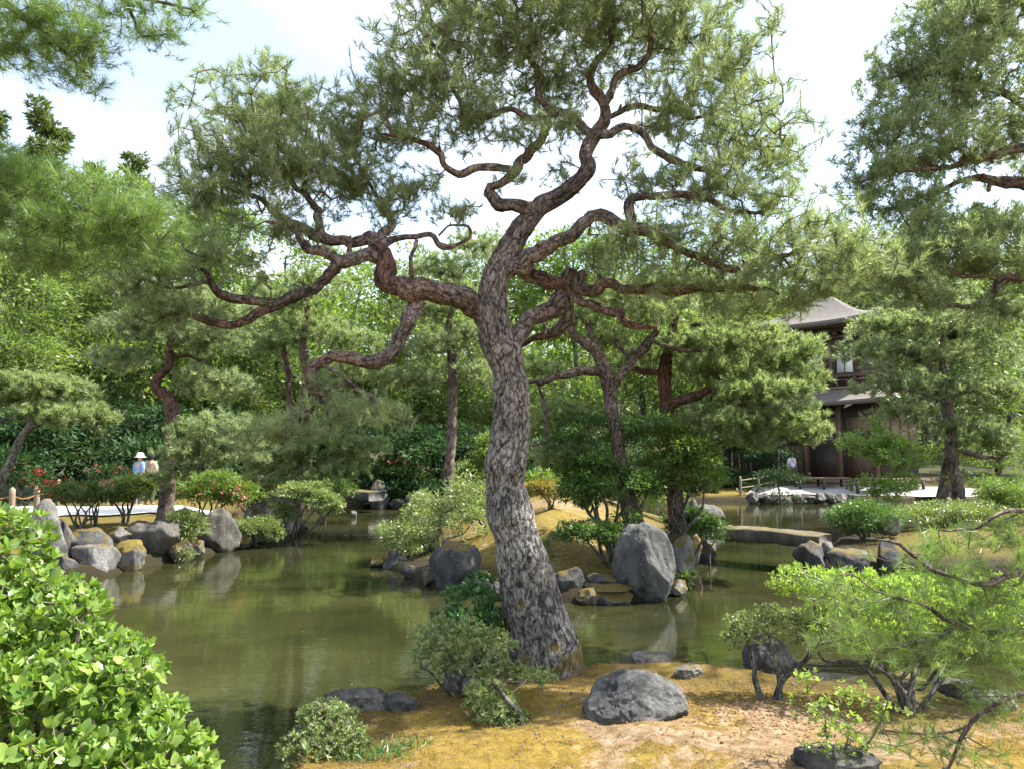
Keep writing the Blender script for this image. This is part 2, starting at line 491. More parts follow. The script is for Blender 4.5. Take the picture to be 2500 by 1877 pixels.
def plain_mat(name, c, rough=0.8, c2=None, scale=8.0, spec=0.3, bump=0.0, stretch=None):
    m, n, l = new_mat(name)
    out = n.new('ShaderNodeOutputMaterial')
    b = N_(n, 'ShaderNodeBsdfPrincipled', Roughness=rough); b.inputs['Specular IOR Level'].default_value = spec
    tc = n.new('ShaderNodeTexCoord')
    no = N_(n, 'ShaderNodeTexNoise', Scale=scale, Detail=6.0, Roughness=0.65)
    if stretch:
        mp = n.new('ShaderNodeMapping'); mp.inputs['Scale'].default_value = stretch
        l.new(tc.outputs['Object'], mp.inputs['Vector']); l.new(mp.outputs['Vector'], no.inputs['Vector'])
    else:
        l.new(tc.outputs['Object'], no.inputs['Vector'])
    r = ramp(n, [(0.35, c), (0.68, c2 or tuple(x * 0.7 for x in c))]); l.new(no.outputs['Fac'], r.inputs['Fac'])
    l.new(r.outputs['Color'], b.inputs['Base Color'])
    if bump:
        bp = N_(n, 'ShaderNodeBump', Strength=bump, Distance=0.02); l.new(no.outputs['Fac'], bp.inputs['Height']); l.new(bp.outputs['Normal'], b.inputs['Normal'])
    l.new(b.outputs['BSDF'], out.inputs['Surface'])
    return m
def rock_mat(name, dark=(0.075, 0.078, 0.08), light=(0.27, 0.26, 0.245), moss=0.0, mosscol=(0.15, 0.11, 0.025), lichen=0.5):
    m, n, l = new_mat(name)
    out = n.new('ShaderNodeOutputMaterial')
    b = N_(n, 'ShaderNodeBsdfPrincipled', Roughness=0.8); b.inputs['Specular IOR Level'].default_value = 0.3
    tc = n.new('ShaderNodeTexCoord')
    g = n.new('ShaderNodeNewGeometry')
    n1 = N_(n, 'ShaderNodeTexNoise', Scale=3.5, Detail=9.0, Roughness=0.68)
    mp = n.new('ShaderNodeMapping'); mp.inputs['Scale'].default_value = (1.0, 1.0, 0.45)
    l.new(tc.outputs['Object'], mp.inputs['Vector']); l.new(mp.outputs['Vector'], n1.inputs['Vector'])
    n2 = N_(n, 'ShaderNodeTexNoise', Scale=26.0, Detail=8.0, Roughness=0.75); l.new(tc.outputs['Object'], n2.inputs['Vector'])
    r = ramp(n, [(0.38, dark), (0.64, light)]); l.new(n1.outputs['Fac'], r.inputs['Fac'])
    v = N_(n, 'ShaderNodeTexVoronoi', Scale=16.0); 
    nd = N_(n, 'ShaderNodeTexNoise', Scale=9.0, Detail=4.0); l.new(tc.outputs['Object'], nd.inputs['Vector'])
    mxv = N_(n, 'ShaderNodeMixRGB'); mxv.inputs['Fac'].default_value = 0.25; l.new(tc.outputs['Object'], mxv.inputs['Color1']); l.new(nd.outputs['Color'], mxv.inputs['Color2'])
    l.new(mxv.outputs['Color'], v.inputs['Vector'])
    rl = ramp(n, [(0.16, 1.0), (0.26, 0.0)]); l.new(v.outputs['Distance'], rl.inputs['Fac'])
    rn = ramp(n, [(0.5, 0.0), (0.62, lichen)]); l.new(n2.outputs['Fac'], rn.inputs['Fac'])
    ml = N_(n, 'ShaderNodeMath', operation='MULTIPLY'); l.new(rl.outputs['Color'], ml.inputs[0]); l.new(rn.outputs['Color'], ml.inputs[1])
    mx = n.new('ShaderNodeMixRGB'); l.new(ml.outputs[0], mx.inputs['Fac']); l.new(r.outputs['Color'], mx.inputs['Color1']); mx.inputs['Color2'].default_value = (0.42, 0.41, 0.37, 1)
    mf = N_(n, 'ShaderNodeMixRGB', blend_type='OVERLAY'); mf.inputs['Fac'].default_value = 0.55; l.new(mx.outputs['Color'], mf.inputs['Color1']); l.new(n2.outputs['Fac'], mf.inputs['Color2'])
    col = mf.outputs['Color']
    if moss > 0:
        sp = n.new('ShaderNodeSeparateXYZ'); l.new(g.outputs['Normal'], sp.inputs[0])
        nm = N_(n, 'ShaderNodeTexNoise', Scale=5.0, Detail=7.0, Roughness=0.7); l.new(tc.outputs['Object'], nm.inputs['Vector'])
        ma = N_(n, 'ShaderNodeMath', operation='MULTIPLY_ADD'); l.new(sp.outputs['Z'], ma.inputs[0]); ma.inputs[1].default_value = 0.28; l.new(nm.outputs['Fac'], ma.inputs[2])
        rm = ramp(n, [(0.80 - moss * 0.45, 0.0), (0.88 - moss * 0.45, 1.0)]); l.new(ma.outputs[0], rm.inputs['Fac'])
        mm = n.new('ShaderNodeMixRGB'); l.new(rm.outputs['Color'], mm.inputs['Fac']); l.new(col, mm.inputs['Color1'])
        rmc = ramp(n, [(0.35, tuple(c * 0.6 for c in mosscol)), (0.65, mosscol)]); l.new(n2.outputs['Fac'], rmc.inputs['Fac'])
        l.new(rmc.outputs['Color'], mm.inputs['Color2'])
        col = mm.outputs['Color']
    l.new(col, b.inputs['Base Color'])
    bp = N_(n, 'ShaderNodeBump', Strength=0.9, Distance=0.03); l.new(n2.outputs['Fac'], bp.inputs['Height']); l.new(bp.outputs['Normal'], b.inputs['Normal'])
    l.new(b.outputs['BSDF'], out.inputs['Surface'])
    return m

M = {}
M['needle'] = leaf_mat('needle', (0.15, 0.205, 0.095), (0.345, 0.395, 0.22), 0.52, 0.38, (1.2, 1.28, 0.78), 0.5)
M['needle_near'] = leaf_mat('needle_near', (0.10, 0.175, 0.055), (0.23, 0.32, 0.11), 0.48, 0.36, (1.2, 1.3, 0.55), 0.5)
M['needle_soft'] = leaf_mat('needle_soft', (0.17, 0.23, 0.095), (0.33, 0.39, 0.19), 0.52, 0.45, (1.2, 1.28, 0.78), 0.5)
M['fresh'] = leaf_mat('fresh_leaf', (0.165, 0.27, 0.055), (0.29, 0.40, 0.10), 0.38, 0.30, (1.2, 1.3, 0.4), 0.5)
M['fresh_obj'] = object_leaf_mat('fresh_leaf_single', (0.165, 0.27, 0.055), (0.29, 0.40, 0.10), 0.38, 0.30)
add_old(M['fresh'], (0.07, 0.15, 0.03)); add_old(M['fresh_obj'], (0.07, 0.15, 0.03))
M['azalea'] = leaf_mat('azalea_leaf', (0.12, 0.175, 0.055), (0.28, 0.34, 0.14), 0.34, 0.32, None, 0.5)
M['azalea_obj'] = object_leaf_mat('azalea_leaf_single', (0.12, 0.175, 0.055), (0.28, 0.34, 0.14), 0.34, 0.32)
M['glossy'] = leaf_mat('glossy_leaf', (0.045, 0.12, 0.035), (0.10, 0.20, 0.055), 0.35, 0.3, None, 0.5)
M['glossy_obj'] = object_leaf_mat('glossy_leaf_single', (0.045, 0.12, 0.035), (0.10, 0.20, 0.055), 0.35, 0.3)
M['willow'] = leaf_mat('lime_leaf', (0.19, 0.30, 0.07), (0.34, 0.45, 0.12), 0.45, 0.34, (1.2, 1.3, 0.45), 0.5)
M['willow_obj'] = object_leaf_mat('lime_leaf_single', (0.19, 0.30, 0.07), (0.34, 0.45, 0.12), 0.45, 0.34)
M['maple'] = leaf_mat('maple_leaf', (0.095, 0.16, 0.04), (0.20, 0.275, 0.075), 0.46, 0.42, (1.2, 1.3, 0.4))
M['evergreen'] = leaf_mat('evergreen_leaf', (0.05, 0.11, 0.03), (0.12, 0.20, 0.055), 0.4, 0.38)
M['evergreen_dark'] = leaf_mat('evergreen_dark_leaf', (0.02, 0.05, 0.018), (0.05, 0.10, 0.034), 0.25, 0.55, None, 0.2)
M['forest'] = leaf_mat('forest_leaf', (0.095, 0.155, 0.045), (0.21, 0.275, 0.085), 0.45, 0.45)
M['cedar'] = leaf_mat('cedar_leaf', (0.07, 0.105, 0.038), (0.14, 0.18, 0.065), 0.3, 0.5)
M['red_azalea'] = leaf_mat('russet_leaf', (0.16, 0.16, 0.04), (0.30, 0.22, 0.06), 0.35, 0.4)
M['flower_red'] = leaf_mat('red_petal', (0.26, 0.025, 0.03), (0.42, 0.07, 0.05), 0.3, 0.5, (1.2, 0.6, 0.5))
M['flower_pink'] = leaf_mat('pink_petal', (0.6, 0.18, 0.2), (0.75, 0.38, 0.33), 0.3, 0.5, (1.1, 0.8, 0.8))
M['bark'] = bark_mat('pine_bark', moss=0.10)
M['bark_far'] = bark_mat('pine_bark_brown', (0.27, 0.22, 0.18), (0.13, 0.10, 0.08))
M['bark_grey'] = bark_mat('grey_bark', (0.24, 0.235, 0.2), (0.12, 0.12, 0.095), red=(0.2, 0.16, 0.11))
M['twig'] = plain_mat('twig', (0.085, 0.062, 0.048), 0.85, (0.14, 0.10, 0.075), 12)
M['stem'] = plain_mat('stem', (0.12, 0.10, 0.075), 0.8, (0.2, 0.17, 0.12), 14)
M['rock'] = rock_mat('rock', (0.035, 0.032, 0.029), (0.17, 0.158, 0.138))
M['rock_brown'] = rock_mat('rock_brown', (0.04, 0.034, 0.026), (0.16, 0.14, 0.11), 0.5)
M['rock_moss'] = rock_mat('rock_mossy', moss=0.55)
M['rock_gold'] = rock_mat('rock_gold_moss', moss=0.85, mosscol=(0.20, 0.15, 0.03))
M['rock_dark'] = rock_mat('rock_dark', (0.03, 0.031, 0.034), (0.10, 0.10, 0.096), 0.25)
M['rock_pale'] = rock_mat('rock_pale', (0.05, 0.048, 0.045), (0.26, 0.25, 0.23), 0.15)
M['wood'] = plain_mat('dark_wood', (0.045, 0.034, 0.028), 0.6, (0.075, 0.055, 0.043), 5, stretch=(1, 1, 0.1))
M['wood_brown'] = plain_mat('brown_wood', (0.16, 0.10, 0.065), 0.6, (0.10, 0.065, 0.042), 5, stretch=(1, 1, 0.1))
M['wood_pale'] = plain_mat('pale_wood', (0.30, 0.23, 0.16), 0.7, (0.20, 0.15, 0.10), 6, stretch=(1, 1, 0.1))
M['shingle'] = plain_mat('shingle', (0.17, 0.15, 0.135), 0.8, (0.095, 0.083, 0.075), 3.0, stretch=(1, 1, 9), bump=0.8)
M['plaster'] = plain_mat('plaster', (0.72, 0.70, 0.64), 0.8, (0.62, 0.60, 0.55), 3)
M['paper'] = plain_mat('paper_screen', (0.80, 0.80, 0.78), 0.8, (0.72, 0.72, 0.70), 2)
M['sand'] = plain_mat('raked_sand', (0.66, 0.645, 0.61), 0.9, (0.55, 0.535, 0.50), 40, bump=0.25)
M['rock_plain'] = rock_mat('rock_plain', (0.035, 0.036, 0.037), (0.16, 0.158, 0.15))
M['sand_grey'] = plain_mat('grey_sand', (0.33, 0.325, 0.31), 0.9, (0.26, 0.255, 0.245), 40, bump=0.25)
M['stone_cut'] = rock_mat('cut_stone', (0.06, 0.053, 0.044), (0.17, 0.15, 0.125), 0.2)
M['rope'] = plain_mat('rope', (0.33, 0.18, 0.07), 0.9, (0.22, 0.11, 0.04), 30)

def ground_mat():
    m, n, l = new_mat('moss_and_soil')
    out = n.new('ShaderNodeOutputMaterial')
    b = N_(n, 'ShaderNodeBsdfPrincipled', Roughness=0.95); b.inputs['Specular IOR Level'].default_value = 0.15
    g = n.new('ShaderNodeNewGeometry')
    n1 = N_(n, 'ShaderNodeTexNoise', Scale=1.5, Detail=8.0, Roughness=0.62); n1.inputs['Distortion'].default_value = 0.6
    n2 = N_(n, 'ShaderNodeTexNoise', Scale=11.0, Detail=8.0, Roughness=0.7)
    n3 = N_(n, 'ShaderNodeTexNoise', Scale=90.0, Detail=6.0, Roughness=0.75)
    n4 = N_(n, 'ShaderNodeTexNoise', Scale=0.55, Detail=4.0)
    for x in (n1, n2, n3, n4): l.new(g.outputs['Position'], x.inputs['Vector'])
    soil = ramp(n, [(0.35, (0.15, 0.095, 0.05)), (0.52, (0.26, 0.18, 0.105)), (0.66, (0.37, 0.285, 0.195))]); l.new(n2.outputs['Fac'], soil.inputs['Fac'])
    moss = ramp(n, [(0.30, (0.085, 0.075, 0.015)), (0.48, (0.20, 0.135, 0.025)), (0.66, (0.30, 0.215, 0.05))]); l.new(n2.outputs['Fac'], moss.inputs['Fac'])
    at = N_(n, 'ShaderNodeAttribute', attribute_name='soil')
    ad = N_(n, 'ShaderNodeMath', operation='MULTIPLY_ADD'); l.new(n2.outputs['Fac'], ad.inputs[0]); ad.inputs[1].default_value = 0.5; l.new(n1.outputs['Fac'], ad.inputs[2])
    ad2 = N_(n, 'ShaderNodeMath', operation='ADD'); l.new(ad.outputs[0], ad2.inputs[0]); l.new(at.outputs['Fac'], ad2.inputs[1])
    mask = ramp(n, [(0.70, 0.0), (0.80, 1.0)]); l.new(ad2.outputs[0], mask.inputs['Fac'])
    mx = n.new('ShaderNodeMixRGB'); l.new(mask.outputs['Color'], mx.inputs['Fac']); l.new(moss.outputs['Color'], mx.inputs['Color1']); l.new(soil.outputs['Color'], mx.inputs['Color2'])
    gr = ramp(n, [(0.55, 0.0), (0.72, 0.55)]); l.new(n4.outputs['Fac'], gr.inputs['Fac'])
    mg = n.new('ShaderNodeMixRGB'); l.new(gr.outputs['Color'], mg.inputs['Fac']); l.new(mx.outputs['Color'], mg.inputs['Color1']); mg.inputs['Color2'].default_value = (0.09, 0.10, 0.02, 1)
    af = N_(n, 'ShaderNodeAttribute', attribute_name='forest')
    fm = n.new('ShaderNodeMixRGB'); l.new(af.outputs['Fac'], fm.inputs['Fac']); l.new(mg.outputs['Color'], fm.inputs['Color1']); fm.inputs['Color2'].default_value = (0.045, 0.05, 0.02, 1)  # forest floor and painted far bank shade darken the ground colour
    ov = N_(n, 'ShaderNodeMixRGB', blend_type='OVERLAY'); ov.inputs['Fac'].default_value = 0.5; l.new(fm.outputs['Color'], ov.inputs['Color1']); l.new(n3.outputs['Fac'], ov.inputs['Color2'])
    spz = n.new('ShaderNodeSeparateXYZ'); l.new(g.outputs['Position'], spz.inputs[0])
    zz_ = N_(n, 'ShaderNodeMath', operation='MULTIPLY_ADD'); l.new(n2.outputs['Fac'], zz_.inputs[0]); zz_.inputs[1].default_value = -0.35; l.new(spz.outputs['Z'], zz_.inputs[2])
    wet = ramp(n, [(0.02, 1.0), (0.14, 0.0)]); l.new(zz_.outputs[0], wet.inputs['Fac'])
    wm_ = n.new('ShaderNodeMixRGB'); l.new(wet.outputs['Color'], wm_.inputs['Fac']); l.new(ov.outputs['Color'], wm_.inputs['Color1']); wm_.inputs['Color2'].default_value = (0.028, 0.024, 0.013, 1)
    l.new(wm_.outputs['Color'], b.inputs['Base Color'])
    bp = N_(n, 'ShaderNodeBump', Strength=0.9, Distance=0.012); l.new(n3.outputs['Fac'], bp.inputs['Height'])
    bp2 = N_(n, 'ShaderNodeBump', Strength=0.7, Distance=0.03); l.new(n2.outputs['Fac'], bp2.inputs['Height']); l.new(bp.outputs['Normal'], bp2.inputs['Normal'])
    l.new(bp2.outputs['Normal'], b.inputs['Normal'])
    l.new(b.outputs['BSDF'], out.inputs['Surface'])
    return m
M['ground'] = ground_mat()
def water_mat():
    m, n, l = new_mat('pond_water')
    out = n.new('ShaderNodeOutputMaterial')
    b = N_(n, 'ShaderNodeBsdfPrincipled', Roughness=0.012, IOR=1.55)
    g = n.new('ShaderNodeNewGeometry')
    nz = N_(n, 'ShaderNodeTexNoise', Scale=0.35, Detail=5.0, Roughness=0.6); l.new(g.outputs['Position'], nz.inputs['Vector'])
    r = ramp(n, [(0.34, (0.010, 0.012, 0.004)), (0.64, (0.044, 0.045, 0.016))]); l.new(nz.outputs['Fac'], r.inputs['Fac'])
    l.new(r.outputs['Color'], b.inputs['Base Color'])
    mp = n.new('ShaderNodeMapping'); mp.inputs['Scale'].default_value = (1.0, 2.6, 1.0); mp.inputs['Rotation'].default_value = (0, 0, 0.25)
    l.new(g.outputs['Position'], mp.inputs['Vector'])
    w1 = N_(n, 'ShaderNodeTexNoise', Scale=5.5, Detail=3.0, Roughness=0.5); l.new(mp.outputs['Vector'], w1.inputs['Vector'])
    w2 = N_(n, 'ShaderNodeTexNoise', Scale=1.1, Detail=2.0, Roughness=0.5); l.new(mp.outputs['Vector'], w2.inputs['Vector'])
    b1 = N_(n, 'ShaderNodeBump', Strength=0.07, Distance=0.02); l.new(w1.outputs['Fac'], b1.inputs['Height'])
    b2 = N_(n, 'ShaderNodeBump', Strength=0.06, Distance=0.06); l.new(w2.outputs['Fac'], b2.inputs['Height']); l.new(b1.outputs['Normal'], b2.inputs['Normal'])
    l.new(b2.outputs['Normal'], b.inputs['Normal'])
    l.new(b.outputs['BSDF'], out.inputs['Surface'])
    return m
M['water'] = water_mat()

# ------------------------------------------------------------------ the lie of the land
NEAR = [(-1.5, 4.7), (-1.45, 5.6), (-1.35, 5.95), (-.86, 6.15), (-.5, 6.75), (-.12, 7.05), (.25, 7.1), (.6, 6.95), (1.0, 6.86), (1.3, 6.98), (1.6, 6.9), (2.0, 6.75), (2.5, 6.5), (2.9, 6.3), (3.2, 6.2), (3.5, 5.9), (4.2, 5.7), (7, 5.5), (12, 5.3), (40, 5), (40, -40), (-40, -40), (-40, 2.5), (-8, 3.2), (-4, 3.3), (-2.4, 3.0), (-1.6, 3.3), (-1.4, 4.0)]
MAIN = [(-6.9, 12.9), (-6.5, 14.6), (-6.1, 16.1), (-5.5, 18.6), (-5.7, 20), (-7, 22), (-8.5, 25), (-9.2, 29), (-6, 29.6), (-3.5, 29.5), (-1, 30.5), (2, 30), (5, 31), (8, 33), (11, 33.2), (15.5, 32.8), (20, 31), (26, 28), (40, 25), (420, 25), (420, 600), (-420, 600), (-420, 8), (-12, 8.5), (-9.5, 10.5), (-8, 12)]
ISLE = [(-2.5, 13.8), (-1.9, 12.6), (-1.2, 11.7), (0, 10.8), (.9, 10.6), (1.8, 10.7), (2.4, 11.0), (2.75, 12), (3.3, 13.6), (3.9, 15), (4.2, 17), (5.2, 20), (5.5, 23), (3, 25.5), (0, 26), (-2, 24.5), (-2.8, 21), (-2.6, 18), (-2.2, 15.8)]
CAPE = [(5.4, 13.3), (6.3, 13.0), (8, 12.7), (10, 12.4), (13, 12), (20, 11), (40, 11), (40, 23), (20, 22.5), (13, 21.5), (9.5, 20), (7.4, 17.8), (6.2, 15.3), (5.5, 14.2)]
def inside_dist(poly, x, y):
    """distance to the outline, positive inside"""
    p = np.array(poly); q = np.roll(p, -1, 0)
    best = np.full(x.shape, 1e9); ins = np.zeros(x.shape, bool)
    for a, b in zip(p, q):
        d = b - a
        t = np.clip(((x - a[0]) * d[0] + (y - a[1]) * d[1]) / (d @ d), 0, 1)
        best = np.minimum(best, (x - a[0] - t * d[0]) ** 2 + (y - a[1] - t * d[1]) ** 2)
        cond = (a[1] > y) != (b[1] > y)
        if d[1] != 0:
            ins ^= cond & (x < a[0] + (y - a[1]) * d[0] / d[1])
    return np.where(ins, 1, -1) * np.sqrt(best)
def height(x, y, detail=True):
    x = np.atleast_1d(np.asarray(x, float)); y = np.atleast_1d(np.asarray(y, float))
    p = np.stack([x, y, np.zeros_like(x)], 1)
    wob = vnoise(p, 1.3, 3) * 0.10
    def prof(s, e, inner=0, reach=3.0):
        return -0.7 + (e + 0.7) * sstep(-0.28, 0.22, s + wob) + inner * sstep(0.1, reach, s)
    near = prof(inside_dist(NEAR, x, y), 0.27, 0.16, 3.0)
    far = sstep(34, 60, y) * 1.2 + sstep(48, 120, y) * 16 + sstep(-22, -60, x) * 5 * sstep(10, 30, y)
    main = prof(inside_dist(MAIN, x, y) - .25, 0.20, 0.34, 2.6) + far
    isle = prof(inside_dist(ISLE, x, y) - .15, 0.16, 0.89, 3.6)
    cape = prof(inside_dist(CAPE, x, y) - .15, 0.18, 0.29, 2.5)
    z = np.maximum(np.maximum(near, main), np.maximum(isle, cape))
    if detail:
        land = sstep(-0.1, 0.3, z)
        z = z + land * (vnoise(p, 2.1, 11) * 0.035 + vnoise(p, 6.0, 12) * 0.012 + vnoise(p, 17.0, 13) * 0.005)
    return z
def H(x, y): return float(height(x, y)[0])

def spaced(parts):
    out = []
    for a, b, st in parts:
        out.append(np.arange(a, b, st))
    return np.concatenate(out)
gx = np.concatenate([-np.geomspace(420, 14, 26), spaced([(-13, -9, .3), (-9, -3, .17), (-3, 4.6, .085), (4.6, 9, .22), (9, 16, .3)]), np.geomspace(16.5, 420, 26)])
gy = np.concatenate([spaced([(-40, -8, 6), (-8, 1.5, .8), (1.5, 7.7, .085), (7.7, 10, .25), (10, 20, .19), (20, 36, .3)]), np.geomspace(36.5, 600, 34)])
X, Y = np.meshgrid(gx, gy)
Z = height(X.ravel(), Y.ravel())
nx, ny = len(gx), len(gy)
ii, jj = np.meshgrid(np.arange(ny - 1), np.arange(nx - 1), indexing='ij')
gf = np.stack([ii * nx + jj, ii * nx + jj + 1, (ii + 1) * nx + jj + 1, (ii + 1) * nx + jj], -1).reshape(-1, 4)
xr, yr = X.ravel(), Y.ravel()
soil = -0.13 + 0.19 * np.exp(-((xr - 1.2) ** 2 / 1.6 + (yr - 4.6) ** 2 / 3.0)) + 0.12 * sstep(2.0, 3.5, xr) * sstep(8, 6, yr) + 0.2 * np.exp(-((xr - .6) ** 2 / 2.0 + (yr - 17.5) ** 2 / 3.0)) - 0.10 * np.exp(-((xr + .4) ** 2 / .5 + (yr - 5.0) ** 2 / 1.5))
far_moss_shade = 0.55 * sstep(9, 11, yr) * sstep(33, 30, yr) * (1 - .7 * np.exp(-((xr - .8) ** 2 / 5 + (yr - 17) ** 2 / 14)))  # darker moss plus painted shade on the island front; sunlit crest kept lighter
forest = np.clip(far_moss_shade + sstep(33, 38, yr) + sstep(-13, -17, xr) * sstep(6, 12, yr), 0, 1)  # forest floor tone together with the painted bank shade
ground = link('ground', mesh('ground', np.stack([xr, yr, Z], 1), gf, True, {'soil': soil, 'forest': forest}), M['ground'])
tag(ground, 'mossy golden brown earth banks round the pond', kind='structure')

wv, wf = [], []
wgx, wgy = np.array([-60, 60.0]), np.array([2.0, 40.0])
wm = mesh('pond_water', [(-60, 1, 0), (60, 1, 0), (60, 40, 0), (-60, 40, 0)], [(0, 1, 2, 3)])
tag(link('pond_water', wm, M['water']), 'murky olive green pond water with soft reflections', kind='structure')

def sheet(name, pts, z, mat, label, lift=0.012):
    """a flat path draped a little above the ground"""
    p = np.array(pts, float)
    me = bpy.data.meshes.new(name)
    import bmesh
    bm = bmesh.new()
    vs = [bm.verts.new((a, b, 0)) for a, b in p]
    bm.faces.new(vs)
    bmesh.ops.triangulate(bm, faces=bm.faces[:])
    for _ in range(6):
        long = [e for e in bm.edges if e.calc_length() > 0.45]
        if not long: break
        bmesh.ops.subdivide_edges(bm, edges=long, cuts=1)
        bmesh.ops.triangulate(bm, faces=bm.faces[:])
    for v in bm.verts:
        v.co.z = max(z, H(v.co.x, v.co.y) + lift)
    bmesh.ops.recalc_face_normals(bm, faces=bm.faces[:])
    bm.to_mesh(me); bm.free()
    o = link(name, me, mat)
    return tag(o, label, kind='structure')
sheet('gravel_path', [(-21, 17.5), (-15, 18.2), (-11.5, 18.6), (-9.5, 19.5), (-8.2, 21.5), (-8.3, 22.8), (-9.2, 23.0), (-11, 22.6), (-13, 22.4), (-16, 22), (-22, 21.5)], 0.0, M['sand'], 'pale sand path behind the azaleas and curved pine', 0.045)

# ------------------------------------------------------------------ stones
def ico(sub):
    import bmesh
    bm = bmesh.new(); bmesh.ops.create_icosphere(bm, subdivisions=sub, radius=1)
    v = np.array([x.co[:] for x in bm.verts]); f = np.array([[y.index for y in x.verts] for x in bm.faces])
    bm.free(); return v, f
ICO = {s: ico(s) for s in (3, 4, 5, 6)}
def rock(name, label, pos, size, mat='rock', seed=0, sub=4, cuts=9, rz=None, flat_top=0.0, rough=0.085, group=None, sink=0.12, cat='rock', tilt=0.0):
    """a weathered stone: facets cut off a ball, then roughened; pos is the middle of its foot"""
    r = np.random.default_rng(seed + 900)
    v, f = ICO[sub + 1]
    v = v.copy()
    for _ in range(cuts):
        nrm = unit(r.normal(size=3) * (1, 1, 0.8)); d = r.uniform(0.50, 0.84)
        v = v - np.maximum(0, v @ nrm - d)[:, None] * nrm * 0.93
    if flat_top:
        nrm = unit(np.array([r.normal() * .12, r.normal() * .12, 1])); d = 1 - flat_top
        v = v - np.maximum(0, v @ nrm - d)[:, None] * nrm * 0.97
    lo, hi = v.min(0), v.max(0)
    v = (v - (lo + hi) / 2) / (hi - lo) * 2
    ridge = 1 - np.abs(fbm(v * (1, 1, .6), 2.4, 4, seed + 8, .55))
    disp = fbm(v, 1.6, 5, seed, 0.55) * rough * 1.4 + fbm(v * (1, 1, .45), 6, 4, seed + 3, .6) * rough * 0.55 - np.maximum(0, ridge - .86) * rough * 4
    v = v * (1 + disp[:, None])
    v = v * (np.array(size) / 2)
    v[:, 2] += size[2] / 2 - size[2] * sink
    o = link(name, mesh(name, v, f, True), M[mat], loc=tuple(pos))
    o.rotation_euler = (tilt, 0, (r.uniform(-0.5, 0.5) if rz is None else rz))
    return tag(o, label, cat, group)
def rock_px(name, label, x0, x1, ytop, ybot, z=0.0, depth=0.8, **kw):
    kw.setdefault('sub', 3 if ybot < 1470 else 4); kw.setdefault('cuts', 13)
    """stone whose foot shows at ybot on the level z, spanning x0..x1"""
    g = G((x0 + x1) / 2, ybot, z)
    k = g[1] / F
    w, h = (x1 - x0) * k, (ybot - ytop) * k
    g[1] += w * depth * 0.22
    s = kw.pop('sink', 0.12)
    return rock(name, label, g, (w, w * depth, h / (1 - s)), sink=s, **kw)

# left bank
rock_px('rock', 'tall pale upright stone with a rounded top beside the leafy bush', 55, 145, 1222, 1412, 0, 0.8, mat='rock_pale', seed=1, rz=0.2)
rock_px('rock', 'narrow dark upright stone leaning on the tall pale stone', 118, 172, 1272, 1400, 0, 0.9, mat='rock', seed=2)
rock_px('rock', 'low wide dark stone on the moss behind the grey slab stone', 140, 262, 1290, 1352, 0.32, 0.8, mat='rock_dark', seed=3)
rock_px('rock', 'grey slab stone with a flat lit face at the waterline', 165, 272, 1332, 1404, 0, 0.7, mat='rock_pale', seed=4, flat_top=0.45, rz=0.1)
rock_px('rock', 'golden moss covered stone between the grey slab stone and square block', 255, 338, 1322, 1394, 0, 0.8, mat='rock_gold', seed=5, flat_top=0.3)
rock_px('rock', 'small dark wet stone at the water under the upright stones', 118, 178, 1355, 1412, 0, 0.8, mat='rock_dark', seed=6)
rock_px('rock', 'large square grey block below the curved pine', 300, 428, 1278, 1374, 0, 0.85, mat='rock', seed=7, flat_top=0.4, rz=0.25, cuts=12)
rock_px('rock', 'pointed grey stone beside the ferny bush on the bank', 480, 578, 1248, 1348, 0, 0.8, mat='rock', seed=8)
rock_px('rock', 'pale craggy stone under the overhanging maple', 640, 728, 1228, 1314, 0, 0.7, mat='rock_pale', seed=9)
rock_px('rock', 'broad brown mossy boulder behind the overhanging maple', 592, 700, 1180, 1296, 0.2, 0.8, mat='rock_moss', seed=10)
rock_px('rock', 'small rounded stone in the moss above the square block', 262, 318, 1285, 1322, 0.45, 0.8, mat='rock_moss', seed=11, sub=3)
rock_px('rock', 'small flat brown stone on the moss by the pointed stone', 550, 596, 1252, 1280, 0.45, 0.8, mat='rock_moss', seed=12, sub=3)
for k, (x, w, y) in enumerate([(585, 40, 1338), (620, 46, 1330), (452, 40, 1360), (668, 40, 1316)]):
    rock_px('rock', 'small dark shore stone at the foot of the left bank', x - w / 2, x + w / 2, y - 32, y, 0, 0.9, mat='rock_dark', seed=20 + k, sub=3, group='small dark shore stones')
# island
rock_px('rock', 'big egg shaped lichen spotted boulder on the island shore', 1504, 1654, 1286, 1468, 0, 0.85, mat='rock_plain', seed=31, cuts=5, sub=5, rough=0.045, rz=0.0)
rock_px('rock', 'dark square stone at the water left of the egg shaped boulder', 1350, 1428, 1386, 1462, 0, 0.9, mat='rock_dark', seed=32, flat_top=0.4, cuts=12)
o = thing('stepped_stone', 'low stepped stone of stacked flat layers beside the egg shaped boulder', 'rock', tuple(G(1490, 1478, 0)))
for k, (dx, dy, w, d, h, z, sd) in enumerate([(0, .35, .76, .6, .26, -.06, 41), (.06, .33, .66, .5, .13, .14, 42), (-.06, .42, .4, .36, .16, .22, 43)]):
    c = rock('layer', None, (dx, dy, z), (w, d, h), 'rock_moss' if k < 2 else 'rock_dark', sd, 4, 12, 0.05 * k, 0.45, 0.05, sink=0.05, cat=None)
    c.parent = o
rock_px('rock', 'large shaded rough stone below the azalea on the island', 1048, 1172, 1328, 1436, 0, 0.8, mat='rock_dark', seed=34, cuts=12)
rock_px('rock', 'small dark stone at the island tip by the azalea', 936, 988, 1340, 1388, 0, 0.9, mat='rock_dark', seed=35, sub=3)
rock_px('rock', 'dark mossy stone behind the egg shaped boulder', 1640, 1702, 1312, 1436, 0, 0.9, mat='rock_moss', seed=36)
